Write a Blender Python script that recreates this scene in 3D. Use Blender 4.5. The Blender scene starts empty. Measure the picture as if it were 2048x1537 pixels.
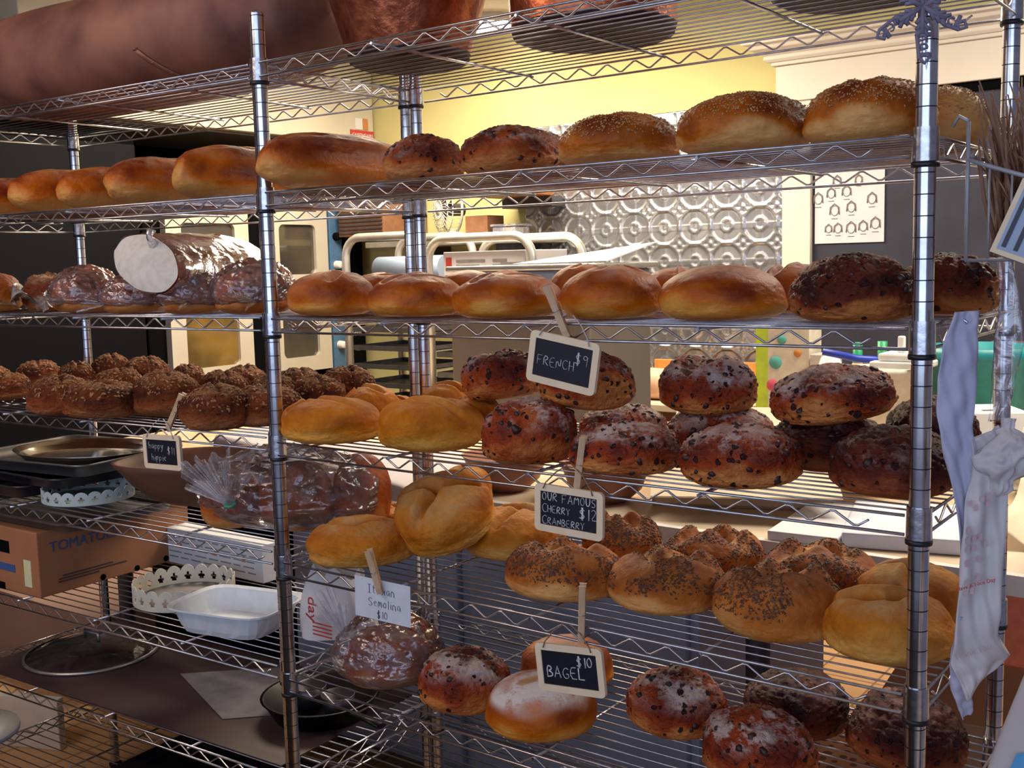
import bpy, bmesh, math, random
import numpy as np
from mathutils import Vector, Matrix, Euler
PI = math.pi
scene = bpy.context.scene
C = scene.collection
R = random.Random(7)

# ---------------------------------------------------------------- camera
cam_d = bpy.data.cameras.new('camera'); cam = bpy.data.objects.new('camera', cam_d); C.objects.link(cam)
cam_d.sensor_fit = 'HORIZONTAL'; cam_d.sensor_width = 36.0; cam_d.lens = 36.0*2172.87/2048
cam_d.clip_start = 0.02; cam_d.clip_end = 60
_y, _p, _r = 0.64147, -0.11129, -0.02477
_F = Vector((-math.sin(_y)*math.cos(_p), math.cos(_y)*math.cos(_p), math.sin(_p)))
_R = Vector((math.cos(_y), math.sin(_y), 0)); _U = _R.cross(_F)
_R2 = _R*math.cos(_r)+_U*math.sin(_r); _U2 = -_R*math.sin(_r)+_U*math.cos(_r)
cam.matrix_world = Matrix(((_R2.x,_U2.x,-_F.x,1.55304),(_R2.y,_U2.y,-_F.y,-1.34448),(_R2.z,_U2.z,-_F.z,1.44319),(0,0,0,1)))
scene.camera = cam
# ---------------------------------------------------------------- world, lights, exposure
w = bpy.data.worlds.new('world'); scene.world = w; w.use_nodes = True
w.node_tree.nodes['Background'].inputs[0].default_value = (0.62, 0.60, 0.86, 1)
w.node_tree.nodes['Background'].inputs[1].default_value = 0.17
def area(name, loc, target, sx, sy, power, col):
    l = bpy.data.lights.new(name, 'AREA'); l.shape = 'RECTANGLE'; l.size = sx; l.size_y = sy
    l.energy = power; l.color = col
    o = bpy.data.objects.new(name, l); C.objects.link(o); o.location = loc
    o.rotation_euler = (Vector(target)-Vector(loc)).to_track_quat('-Z', 'Y').to_euler()
    return o
area('shop_window_light', (1.6, -3.6, 1.9), (0.5, 0.2, 1.3), 5.0, 1.9, 56, (0.62, 0.76, 1.0))
area('kitchen_ceiling_light', (-1.35, 2.0, 2.52), (-1.35, 2.0, 0), 1.4, 0.9, 85, (1.0, 0.84, 0.62))
area('kitchen_ceiling_light', (1.3, 1.7, 2.52), (1.2, 1.8, 0), 1.2, 0.9, 46, (1.0, 0.90, 0.76))
area('shop_ceiling_light', (-0.9, -1.3, 2.5), (-0.5, 0.0, 1.2), 1.2, 0.5, 14, (1.0, 0.80, 0.66))
scene.view_settings.view_transform = 'Standard'; scene.view_settings.look = 'None'
scene.view_settings.exposure = 0.35; scene.view_settings.gamma = 1.0
scene.view_settings.use_curve_mapping = False
scene.cycles.use_denoising = True
scene.cycles.max_bounces = 8; scene.cycles.transparent_max_bounces = 24
scene.cycles.caustics_reflective = False; scene.cycles.caustics_refractive = False

# ---------------------------------------------------------------- tagging and linking
def tag(o, label=None, cat=None, group=None, kind=None):
    if label: o['label'] = label
    if cat: o['category'] = cat
    if group: o['group'] = group
    if kind: o['kind'] = kind
    return o
def empty(name, loc, rz=0, label=None, cat=None, group=None, rot=None):
    o = bpy.data.objects.new(name, None); C.objects.link(o); o.location = loc
    o.rotation_euler = rot if rot else (0, 0, rz); o.empty_display_size = 0.05
    return tag(o, label, cat, group)
def link(name, me, mat=None, parent=None, loc=None, rot=None):
    o = bpy.data.objects.new(name, me); C.objects.link(o)
    if mat is not None and len(me.materials) == 0:
        for m in (mat if isinstance(mat, (list, tuple)) else [mat]): me.materials.append(m)
    if parent: o.parent = parent
    if loc: o.location = loc
    if rot: o.rotation_euler = rot
    return o
class MB:
    """collects shapes for ONE mesh object"""
    def __init__(s): s.v = []; s.f = []; s.sm = []; s.mi = []; s.cur = 0
    def add(s, vs, fs, smooth=False):
        b = len(s.v); s.v += [tuple(x) for x in vs]
        for f in fs: s.f.append(tuple(b+i for i in f)); s.sm.append(smooth); s.mi.append(s.cur)
        return s
    def box(s, x0, y0, z0, x1, y1, z1, M=None):
        vs = [Vector((x, y, z)) for z in (z0, z1) for y in (y0, y1) for x in (x0, x1)]
        if M is not None: vs = [M @ v for v in vs]
        return s.add(vs, [(0,2,3,1),(4,5,7,6),(0,1,5,4),(2,6,7,3),(0,4,6,2),(1,3,7,5)])
    def tube(s, pts, r, n=8, caps=True, closed=False, flat=1.0):
        pts = [Vector(p) for p in pts]; m = len(pts); rs = r if isinstance(r, (list, tuple)) else [r]*m
        vs = []; fs = []; up = None
        for i, p in enumerate(pts):
            if closed: t = pts[(i+1) % m]-pts[i-1]
            else: t = pts[min(i+1, m-1)]-pts[max(i-1, 0)]
            if t.length < 1e-9: t = Vector((0, 0, 1))
            t.normalize()
            if up is None:
                up = Vector((0, 0, 1)) if abs(t.z) < 0.9 else Vector((0, 1, 0))
            a = t.cross(up)
            if a.length < 1e-6: a = t.cross(Vector((1, 0.3, 0)))
            a.normalize(); b = a.cross(t).normalized(); up = b
            for k in range(n):
                an = 2*PI*k/n; vs.append(p + a*math.cos(an)*rs[i] + b*math.sin(an)*rs[i]*flat)
        rng = m if closed else m-1
        for i in range(rng):
            for k in range(n):
                j = (i+1) % m
                fs.append((i*n+k, i*n+(k+1) % n, j*n+(k+1) % n, j*n+k))
        s.add(vs, fs, True)
        if caps and not closed:
            b = len(s.v)-len(vs)
            s.f.append(tuple(b+k for k in range(n))[::-1]); s.f.append(tuple(b+(m-1)*n+k for k in range(n)))
            s.sm += [False]*2; s.mi += [s.cur]*2
        return s
    def lathe(s, prof, n=24, cx=0, cy=0, cz=0, sx=1, sy=1, M=None, smooth=True):
        vs = []; fs = []; m = len(prof)
        for r, z in prof:
            for k in range(n):
                v = Vector((cx+r*sx*math.cos(2*PI*k/n), cy+r*sy*math.sin(2*PI*k/n), cz+z))
                vs.append(M @ v if M is not None else v)
        for i in range(m-1):
            for k in range(n): fs.append((i*n+k, i*n+(k+1) % n, (i+1)*n+(k+1) % n, (i+1)*n+k))
        return s.add(vs, fs, smooth)
    def grid(s, fn, nu, nv, smooth=True, closeu=False):
        vs = [fn(i/(nu if closeu else nu-1), j/(nv-1)) for j in range(nv) for i in range(nu)]
        fs = []
        for j in range(nv-1):
            for i in range(nu if closeu else nu-1):
                a = j*nu+i; b = j*nu+(i+1) % nu
                fs.append((a, b, b+nu, a+nu))
        return s.add(vs, fs, smooth)
    def mesh(s, name):
        me = bpy.data.meshes.new(name); me.from_pydata(s.v, [], s.f)
        me.polygons.foreach_set('use_smooth', s.sm); me.polygons.foreach_set('material_index', s.mi)
        me.update(); return me
    def build(s, name, mat, parent=None, loc=None, rot=None, bevel=0, solid=0):
        o = link(name, s.mesh(name), mat, parent, loc, rot)
        if solid:
            m = o.modifiers.new('s', 'SOLIDIFY'); m.thickness = solid; m.offset = 0
        if bevel:
            m = o.modifiers.new('b', 'BEVEL'); m.width = bevel; m.segments = 2; m.limit_method = 'ANGLE'
        return o
def txt(body, size, name, mat, parent, M, ext=0.0006, align='CENTER', shear=0):
    cu = bpy.data.curves.new(name, 'FONT'); cu.body = body; cu.size = size; cu.extrude = ext
    cu.align_x = align; cu.align_y = 'CENTER'; cu.shear = shear; cu.resolution_u = 3
    t = bpy.data.objects.new('tmp', cu); C.objects.link(t)
    dg = bpy.context.evaluated_depsgraph_get(); dg.update()
    me = bpy.data.meshes.new_from_object(t.evaluated_get(dg)); me.name = name
    bpy.data.objects.remove(t); bpy.data.curves.remove(cu)
    o = link(name, me, mat, parent); o.matrix_local = M
    return o
# wall-facing text matrix: text runs along +x, faces -y
FACE_Y = Matrix.Rotation(PI/2, 4, 'X')

# hand lettering: strokes in a 1 x 1.4 cell
GL = {
'A': [[(0,0),(.45,1.4),(.9,0)],[(.15,.5),(.75,.5)]], 'B': [[(0,0),(0,1.4),(.6,1.3),(.65,.9),(.1,.75),(.75,.55),(.75,.12),(0,0)]],
'C': [[(.85,1.2),(.5,1.4),(.1,1.1),(.02,.6),(.25,.05),(.6,0),(.9,.2)]], 'E': [[(.8,1.4),(0,1.4),(0,0),(.85,0)],[(0,.7),(.65,.72)]],
'F': [[(.8,1.4),(0,1.4),(0,0)],[(0,.72),(.6,.75)]], 'G': [[(.85,1.2),(.45,1.4),(.05,1.0),(.05,.4),(.4,0),(.85,.15),(.85,.6),(.5,.6)]],
'H': [[(0,0),(0,1.4)],[(.75,0),(.75,1.4)],[(0,.7),(.75,.7)]], 'I': [[(.4,0),(.4,1.4)],[(.05,1.4),(.75,1.4)],[(.05,0),(.75,0)]],
'L': [[(0,1.4),(0,0),(.8,0)]], 'M': [[(0,0),(.08,1.4),(.45,.6),(.82,1.4),(.9,0)]], 'N': [[(0,0),(0,1.4),(.75,0),(.75,1.4)]],
'O': [[(.4,1.4),(.05,1.05),(.02,.4),(.35,0),(.75,.25),(.8,1.0),(.4,1.4)]], 'R': [[(0,0),(0,1.4),(.65,1.3),(.68,.85),(0,.7),(.8,0)]],
'S': [[(.75,1.2),(.4,1.4),(.05,1.15),(.1,.85),(.65,.6),(.7,.2),(.35,0),(.0,.15)]], 'T': [[(.4,0),(.4,1.4)],[(0,1.4),(.85,1.4)]],
'U': [[(0,1.4),(.02,.35),(.35,0),(.7,.3),(.75,1.4)]], 'V': [[(0,1.4),(.4,0),(.8,1.4)]], 'Y': [[(0,1.4),(.4,.75),(.8,1.4)],[(.4,.75),(.35,0)]],
'$': [[(.75,1.15),(.4,1.3),(.05,1.05),(.15,.8),(.65,.6),(.7,.3),(.4,.1),(.0,.25)],[(.32,1.55),(.34,-.1)],[(.44,1.55),(.46,-.1)]],
'0': [[(.4,1.4),(.05,1.05),(.02,.4),(.35,0),(.7,.25),(.75,1.0),(.4,1.4)]], '1': [[(.3,0),(.3,1.4)]],
'2': [[(.05,1.1),(.35,1.4),(.7,1.15),(.6,.75),(.0,0),(.8,.0)]], '9': [[(.7,1.1),(.35,1.4),(.05,1.05),(.3,.75),(.68,.95),(.72,1.3),(.62,0)]],
'a': [[(.65,.8),(.3,.9),(.05,.5),(.2,.05),(.6,.25),(.65,.85),(.7,0)]], 'b': [[(.05,1.5),(.05,0),(.5,.05),(.65,.5),(.4,.85),(.05,.6)]],
'c': [[(.65,.75),(.3,.9),(.02,.45),(.3,0),(.7,.15)]], 'e': [[(.05,.5),(.65,.55),(.4,.9),(.05,.6),(.15,.1),(.6,.08)]],
'h': [[(.05,1.4),(.05,0)],[(.05,.5),(.35,.9),(.6,.6),(.6,0)]], 'i': [[(.2,.8),(.2,0)],[(.2,1.1),(.22,1.18)]], 'k': [[(.05,1.4),(.05,0)],[(.55,.85),(.1,.4),(.6,0)]],
'l': [[(.15,1.4),(.15,0)]], 'm': [[(0,0),(.02,.85),(.25,.9),(.35,.6),(.35,0),(.38,.7),(.6,.9),(.72,.6),(.72,0)]], 'n': [[(.0,0),(.02,.85),(.35,.9),(.6,.6),(.6,0)]],
'o': [[(.35,.9),(.05,.6),(.1,.1),(.45,0),(.65,.4),(.55,.8),(.35,.9)]], 'p': [[(.05,.85),(.05,-.5)],[(.05,.6),(.4,.9),(.65,.5),(.4,.05),(.05,.2)]],
's': [[(.55,.8),(.2,.85),(.1,.6),(.5,.35),(.4,.02),(.0,.1)]], 't': [[(.25,1.3),(.25,.15),(.5,0)],[(0,.9),(.55,.9)]], 'u': [[(.02,.85),(.05,.15),(.35,0),(.6,.3),(.62,.85),(.65,0)]],
'y': [[(.0,.85),(.3,.2)],[(.65,.85),(.2,-.5),(.0,-.4)]], 'd': [[(.62,.75),(.3,.88),(.03,.45),(.25,.02),(.6,.2)],[(.64,1.45),(.64,0)]], 'v': [[(0,.85),(.3,0),(.6,.85)]], 'r': [[(.05,.85),(.08,0)],[(.06,.5),(.3,.88),(.55,.8)]], 'g': [[(.6,.8),(.3,.9),(.05,.5),(.3,.1),(.6,.4),(.6,.85),(.55,-.4),(.1,-.4)]],
'f': [[(.6,1.25),(.35,1.4),(.25,1.1),(.25,0)],[(0,.8),(.5,.8)]],
}
def letters(mb, text, x, z, h, r, y=0.0, sp=1.22, seed=1, n=5):
    """hand-drawn strokes in the local XZ plane"""
    rr = random.Random(seed); k = h/1.4; cx = x
    for ch in text:
        if ch == ' ': cx += k*0.75; continue
        jz = rr.uniform(-.05, .05)*h
        wmax = 0
        for st in GL[ch]:
            pts = [(cx+p[0]*k, y, z+jz+p[1]*k) for p in st]; wmax = max(wmax, max(p[0] for p in st))
            if len(pts) > 3:      # round the corners a little
                q = [pts[0]]
                for i in range(1, len(pts)-1):
                    a, b, c_ = pts[i-1], pts[i], pts[i+1]
                    q += [tuple(b[j]*.7+a[j]*.3 for j in range(3)), tuple(b[j]*.7+c_[j]*.3 for j in range(3))]
                pts = q+[pts[-1]]
            mb.tube(pts, r*rr.uniform(.85, 1.15), n, flat=0.5)
        cx += k*(wmax+.32)*sp/1.22
    return cx

# ---------------------------------------------------------------- materials
def N(nt, typ, **kw):
    n = nt.nodes.new(typ)
    for k, v in kw.items():
        if k.startswith('_'): n.inputs[int(k[1:])].default_value = v
        elif k[0] == 'I': n.inputs[k[1:].replace('_', ' ')].default_value = v
        else: setattr(n, k, v)
    return n
def newmat(name):
    m = bpy.data.materials.new(name); m.use_nodes = True; nt = m.node_tree
    b = nt.nodes['Principled BSDF']; return m, nt, b
def rgba(c): return (c[0], c[1], c[2], 1)
def plain(name, col, rough=.6, metal=0, noise=0.12, scale=30, bump=0.0, col2=None, spec=None, coat=0, stretch=None):
    m, nt, b = newmat(name); L = nt.links.new
    tc = N(nt, 'ShaderNodeTexCoord'); no = N(nt, 'ShaderNodeTexNoise'); no.inputs['Scale'].default_value = scale; no.inputs['Detail'].default_value = 4
    if stretch:
        mp = N(nt, 'ShaderNodeMapping'); mp.inputs['Scale'].default_value = stretch; L(tc.outputs['Object'], mp.inputs[0]); L(mp.outputs[0], no.inputs['Vector'])
    else: L(tc.outputs['Object'], no.inputs['Vector'])
    mx = N(nt, 'ShaderNodeMix', data_type='RGBA')
    c2 = col2 if col2 else tuple(max(0, c*(1-noise*2)) for c in col)
    mx.inputs[6].default_value = rgba(col); mx.inputs[7].default_value = rgba(c2)
    rp = N(nt, 'ShaderNodeMapRange'); rp.inputs[1].default_value = .35; rp.inputs[2].default_value = .7
    L(no.outputs['Fac'], rp.inputs[0]); L(rp.outputs[0], mx.inputs[0]); L(mx.outputs[2], b.inputs['Base Color'])
    b.inputs['Roughness'].default_value = rough; b.inputs['Metallic'].default_value = metal
    if spec is not None: b.inputs['Specular IOR Level'].default_value = spec
    if coat: b.inputs['Coat Weight'].default_value = coat; b.inputs['Coat Roughness'].default_value = .15
    if bump:
        bp = N(nt, 'ShaderNodeBump'); bp.inputs['Strength'].default_value = bump; bp.inputs['Distance'].default_value = .003
        L(no.outputs['Fac'], bp.inputs['Height']); L(bp.outputs[0], b.inputs['Normal'])
    return m
M = {}
M['chrome'] = plain('chrome_wire', (.60,.61,.68), .28, 1, .15, 60, .05, (.45,.44,.48))
M['post'] = plain('chrome_post', (.68,.70,.76), .20, 1, .1, 25, .03, (.48,.48,.52))
M['sleeve'] = plain('sleeve_steel', (.58,.60,.65), .25, 1, .1, 90, .15, (.42,.42,.47))
M['ringblack'] = plain('black_clip_and_groove_shade', (.012,.012,.02), .45)
M['wood'] = plain('pale_pine', (.66,.44,.27), .6, 0, .15, 14, .1, (.50,.30,.17), stretch=(12,1,1))
M['frame'] = plain('pale_sign_wood', (.86,.70,.50), .6, 0, .08, 20, .05, (.78,.61,.42))
M['slate'] = plain('chalkboard', (.006,.007,.018), .5, 0, .2, 60)
M['chalk'] = plain('chalk', (.50,.50,.56), .9, 0, .25, 300)
M['chalk2'] = plain('chalk_bright', (.72,.72,.76), .9, 0, .2, 300)
M['ink'] = plain('pen_ink', (.05,.05,.08), .6)
M['twine'] = plain('twine', (.32,.21,.13), .9, 0, .3, 200)
M['ribbon'] = plain('white_ribbon', (.55,.50,.52), .7)
M['card'] = plain('white_card', (.68,.70,.78), .7, 0, .05)
M['copper'] = plain('hammered_copper', (.50,.15,.065), .34, .9, .3, 45, .8, (.26,.06,.03))
M['copperdull'] = plain('oxidised_copper', (.30,.13,.085), .6, .3, .3, 6, .5, (.10,.03,.03))
M['copperdark'] = plain('dark_copper_bottom', (.035,.018,.022), .6, .3, .2, 12)  # pot bottoms get a darker tone than the walls
M['brass'] = plain('brass', (.45,.33,.18), .4, 1)
M['yellow'] = plain('yellow_wall_paint', (.66,.60,.27), .8, 0, .03, 3)
M['ceil'] = plain('cream_ceiling', (.66,.61,.50), .9, 0, .03, 2)
M['hood'] = plain('cream_hood_steel', (.62,.59,.50), .45, .1, .05, 4)
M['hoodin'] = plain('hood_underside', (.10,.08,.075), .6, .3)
M['white'] = plain('white_paint', (.78,.72,.62), .5, 0, .04, 3)
M['navy'] = plain('dark_navy_panel', (.035,.036,.06), .5, 0, .2, 6)
M['black'] = plain('black_matte', (.002,.002,.003), .9, spec=.08)
M['blackgloss'] = plain('black_enamel', (.002,.002,.005), .6, spec=.12)
M['steel'] = plain('stainless', (.55,.53,.50), .35, .85, .1, 20)
M['steeldark'] = plain('dark_steel', (.12,.11,.12), .4, .8)
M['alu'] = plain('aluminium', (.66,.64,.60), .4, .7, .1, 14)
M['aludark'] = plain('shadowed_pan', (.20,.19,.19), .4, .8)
M['glassdark'] = plain('dark_glass', (.03,.028,.03), .08, 0, .2, 3, 0, (.09,.07,.05), spec=.9)
M['glassamber'] = plain('amber_glass', (.08,.055,.02), .1, 0, .3, 4, 0, (.22,.13,.03), spec=.9)
M['ovenwhite'] = plain('oven_door_steel', (.66,.61,.52), .4, .3, .05, 5)
M['ovenblue'] = plain('blue_control_panel', (.07,.16,.30), .45)
M['plasticwhite'] = plain('white_plastic', (.78,.76,.72), .4, 0, .04)
M['paper'] = plain('white_paper', (.74,.73,.76), .75, 0, .05, 8)
M['foam'] = plain('white_foam', (.80,.78,.72), .6, 0, .03)
M['moulded'] = plain('moulded_fibre', (.72,.76,.82), .7, 0, .05, 40, .1)
M['lace'] = plain('cream_enamel', (.66,.62,.52), .5, 0, .06)
M['lace2'] = plain('mint_white_enamel', (.52,.60,.60), .5, 0, .06)
M['cardboard'] = plain('cardboard', (.42,.17,.075), .8, 0, .1, 8)
M['cardboard2'] = plain('pale_cardboard', (.60,.43,.26), .8, 0, .06, 8)
M['flap'] = plain('cream_box_board', (.74,.63,.45), .8, 0, .05)
M['boxblue'] = plain('blue_print', (.05,.10,.28), .7)
M['boxprint'] = plain('dark_print', (.10,.05,.05), .8)
M['sticker'] = plain('yellow_sticker', (.72,.66,.25), .7, 0, .2, 90, 0, (.7,.7,.6))
M['bowlwood'] = plain('wooden_bowl', (.17,.065,.035), .6, 0, .2, 6, .1, (.10,.035,.022), stretch=(1,6,1))
M['traydark'] = plain('dark_tray', (.02,.016,.022), .4)
M['silver'] = plain('silver_tray', (.72,.67,.60), .18, 1, .1, 10)
M['mat'] = plain('brown_baking_mat', (.042,.022,.026), .5, 0, .2, 3, 0, (.075,.042,.045), spec=.4)
M['greypaper'] = plain('grey_parchment', (.21,.19,.21), .6)
M['castiron'] = plain('cast_iron', (.010,.009,.012), .35, .4)
M['lampgreen'] = plain('green_tie', (.05,.28,.16), .5)
M['cloth'] = plain('white_cloth', (.56,.52,.56), .9, 0, .05, 5, .1)
M['tablewood'] = plain('floured_bench_top', (.52,.36,.21), .6, 0, .1, 3, 0, (.70,.60,.46))
M['bluegrey'] = plain('blue_grey_steel', (.34,.43,.60), .5, .05, .1, 4)
M['tan'] = plain('tan_laminate', (.46,.27,.16), .6, 0, .08, 5)
M['tanpink'] = plain('pinkish_laminate', (.30,.19,.16), .6, 0, .08, 2)
M['bowlwood2'] = plain('brown_glazed_bowl', (.34,.14,.09), .4, 0, .1, 6)
M['binbeige'] = plain('grey_beige_steel', (.20,.17,.15), .5, .2, .08, 4)
M['teal'] = plain('teal_plastic', (.01,.24,.25), .4)
M['maroon'] = plain('red_brown_cabinet', (.30,.085,.07), .55)
M['red'] = plain('red_band', (.42,.01,.02), .5)
M['bucket'] = plain('cream_bucket', (.62,.56,.48), .5)
M['orange'] = plain('orange_board', (.66,.25,.05), .6)
M['lime'] = plain('lime_carton', (.55,.70,.05), .6)
M['dotcarton'] = plain('cream_carton', (.72,.64,.50), .7)
M['tealdot'] = plain('teal_dot', (.10,.42,.38), .6)
M['pinkdot'] = plain('pink_dot', (.70,.10,.16), .6)
M['capgreen'] = plain('green_cap', (.01,.35,.14), .4)
M['bottleorange'] = plain('orange_bottle', (.60,.24,.10), .35)
M['toolblue'] = plain('blue_handle', (.02,.05,.45), .4)
M['dough'] = plain('raw_dough', (.70,.38,.24), .7, 0, .1, 12, .1, (.75,.52,.38))
M['brownbox'] = plain('brown_carton', (.27,.12,.06), .8)
M['fanwhite'] = plain('fan_white', (.66,.63,.58), .5)
M['cageblack'] = plain('fan_blade_dark', (.06,.045,.04), .4)
M['labelred'] = plain('red_print', (.60,.06,.05), .7)
M['labelgrey'] = plain('grey_print', (.30,.28,.28), .7)
M['snow'] = plain('lilac_wood', (.24,.21,.30), .7, 0, .12, 20)
M['twig'] = plain('dry_twigs', (.20,.095,.07), .85, 0, .2, 30, .2, (.34,.20,.13))
M['basket'] = plain('grey_wire', (.42,.41,.46), .5, .2)
M['tile'] = None
M['counter'] = plain('dark_block_and_tabletop', (.05,.035,.035), .5)
M['crumb'] = plain('bread_crumb', (.74,.68,.62), .85, 0, .1, 60, .25, (.62,.55,.48))
M['seed'] = plain('sesame_seed', (.52,.30,.12), .55, 0, .2, 120, 0, (.36,.17,.06))
M['flake'] = plain('toasted_onion_flakes', (.075,.022,.010), .6, 0, .3, 90, 0, (.16,.06,.022))
M['oat'] = plain('toasted_oat_flakes', (.36,.17,.07), .7, 0, .3, 90, 0, (.20,.075,.03))
M['raisin'] = plain('baked_raisin', (.050,.012,.010), .5, 0, .3, 90, .2)

def tile_mat():
    m, nt, b = newmat('tan_floor_tile'); L = nt.links.new
    tc = N(nt, 'ShaderNodeTexCoord'); br = N(nt, 'ShaderNodeTexBrick')
    br.offset = 0; br.inputs['Scale'].default_value = 1; br.inputs['Brick Width'].default_value = .2; br.inputs['Row Height'].default_value = .2
    br.inputs['Mortar Size'].default_value = .004
    br.inputs['Color1'].default_value = (.66,.40,.20,1); br.inputs['Color2'].default_value = (.60,.36,.19,1); br.inputs['Mortar'].default_value = (.30,.17,.09,1)
    L(tc.outputs['Object'], br.inputs['Vector']); L(br.outputs[0], b.inputs['Base Color']); b.inputs['Roughness'].default_value = .5
    return m
M['tile'] = tile_mat()
def tin_mat():
    m, nt, b = newmat('pressed_tin'); L = nt.links.new
    b.inputs['Metallic'].default_value = .9; b.inputs['Roughness'].default_value = .27; b.inputs['Base Color'].default_value = (.56,.58,.63,1)
    return m
M['tin'] = tin_mat()
def bag_mat(name, opac=.16, tint=(.80,.78,.84), rough=.12):
    m = bpy.data.materials.new(name); m.use_nodes = True; nt = m.node_tree; nt.nodes.clear(); L = nt.links.new
    out = N(nt, 'ShaderNodeOutputMaterial'); tr = N(nt, 'ShaderNodeBsdfTransparent'); tr.inputs[0].default_value = (.97,.96,.97,1)
    gl = N(nt, 'ShaderNodeBsdfGlossy'); gl.inputs['Roughness'].default_value = rough; gl.inputs[0].default_value = (.95,.95,1,1)
    df = N(nt, 'ShaderNodeBsdfDiffuse'); df.inputs[0].default_value = rgba(tint)
    tc = N(nt, 'ShaderNodeTexCoord'); no = N(nt, 'ShaderNodeTexNoise'); no.inputs['Scale'].default_value = 22; no.inputs['Detail'].default_value = 6; no.inputs['Distortion'].default_value = 1.2
    L(tc.outputs['Object'], no.inputs['Vector'])
    bp = N(nt, 'ShaderNodeBump'); bp.inputs['Strength'].default_value = .9; bp.inputs['Distance'].default_value = .006; L(no.outputs['Fac'], bp.inputs['Height'])
    fr = N(nt, 'ShaderNodeFresnel'); fr.inputs[0].default_value = 1.45
    for x in (gl, df, fr): L(bp.outputs[0], x.inputs['Normal'])
    mg = N(nt, 'ShaderNodeMath', operation='MULTIPLY_ADD'); L(fr.outputs[0], mg.inputs[0]); mg.inputs[1].default_value = 1.1; mg.inputs[2].default_value = .05
    mr = N(nt, 'ShaderNodeMapRange'); L(no.outputs['Fac'], mr.inputs[0]); mr.inputs[1].default_value = .45; mr.inputs[2].default_value = .75; mr.inputs[3].default_value = opac*.5; mr.inputs[4].default_value = opac*2.2
    m1 = N(nt, 'ShaderNodeMixShader'); L(mr.outputs[0], m1.inputs[0]); L(tr.outputs[0], m1.inputs[1]); L(df.outputs[0], m1.inputs[2])
    m2 = N(nt, 'ShaderNodeMixShader'); L(mg.outputs[0], m2.inputs[0]); L(m1.outputs[0], m2.inputs[1]); L(gl.outputs[0], m2.inputs[2])
    L(m2.outputs[0], out.inputs[0]); return m
M['bag'] = bag_mat('clear_plastic', .075); M['bagmilky'] = bag_mat('milky_plastic', .22, (.78,.78,.84), .25)
M['glasslid'] = bag_mat('clear_glass', .03, (.5,.5,.5), .05)

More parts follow.
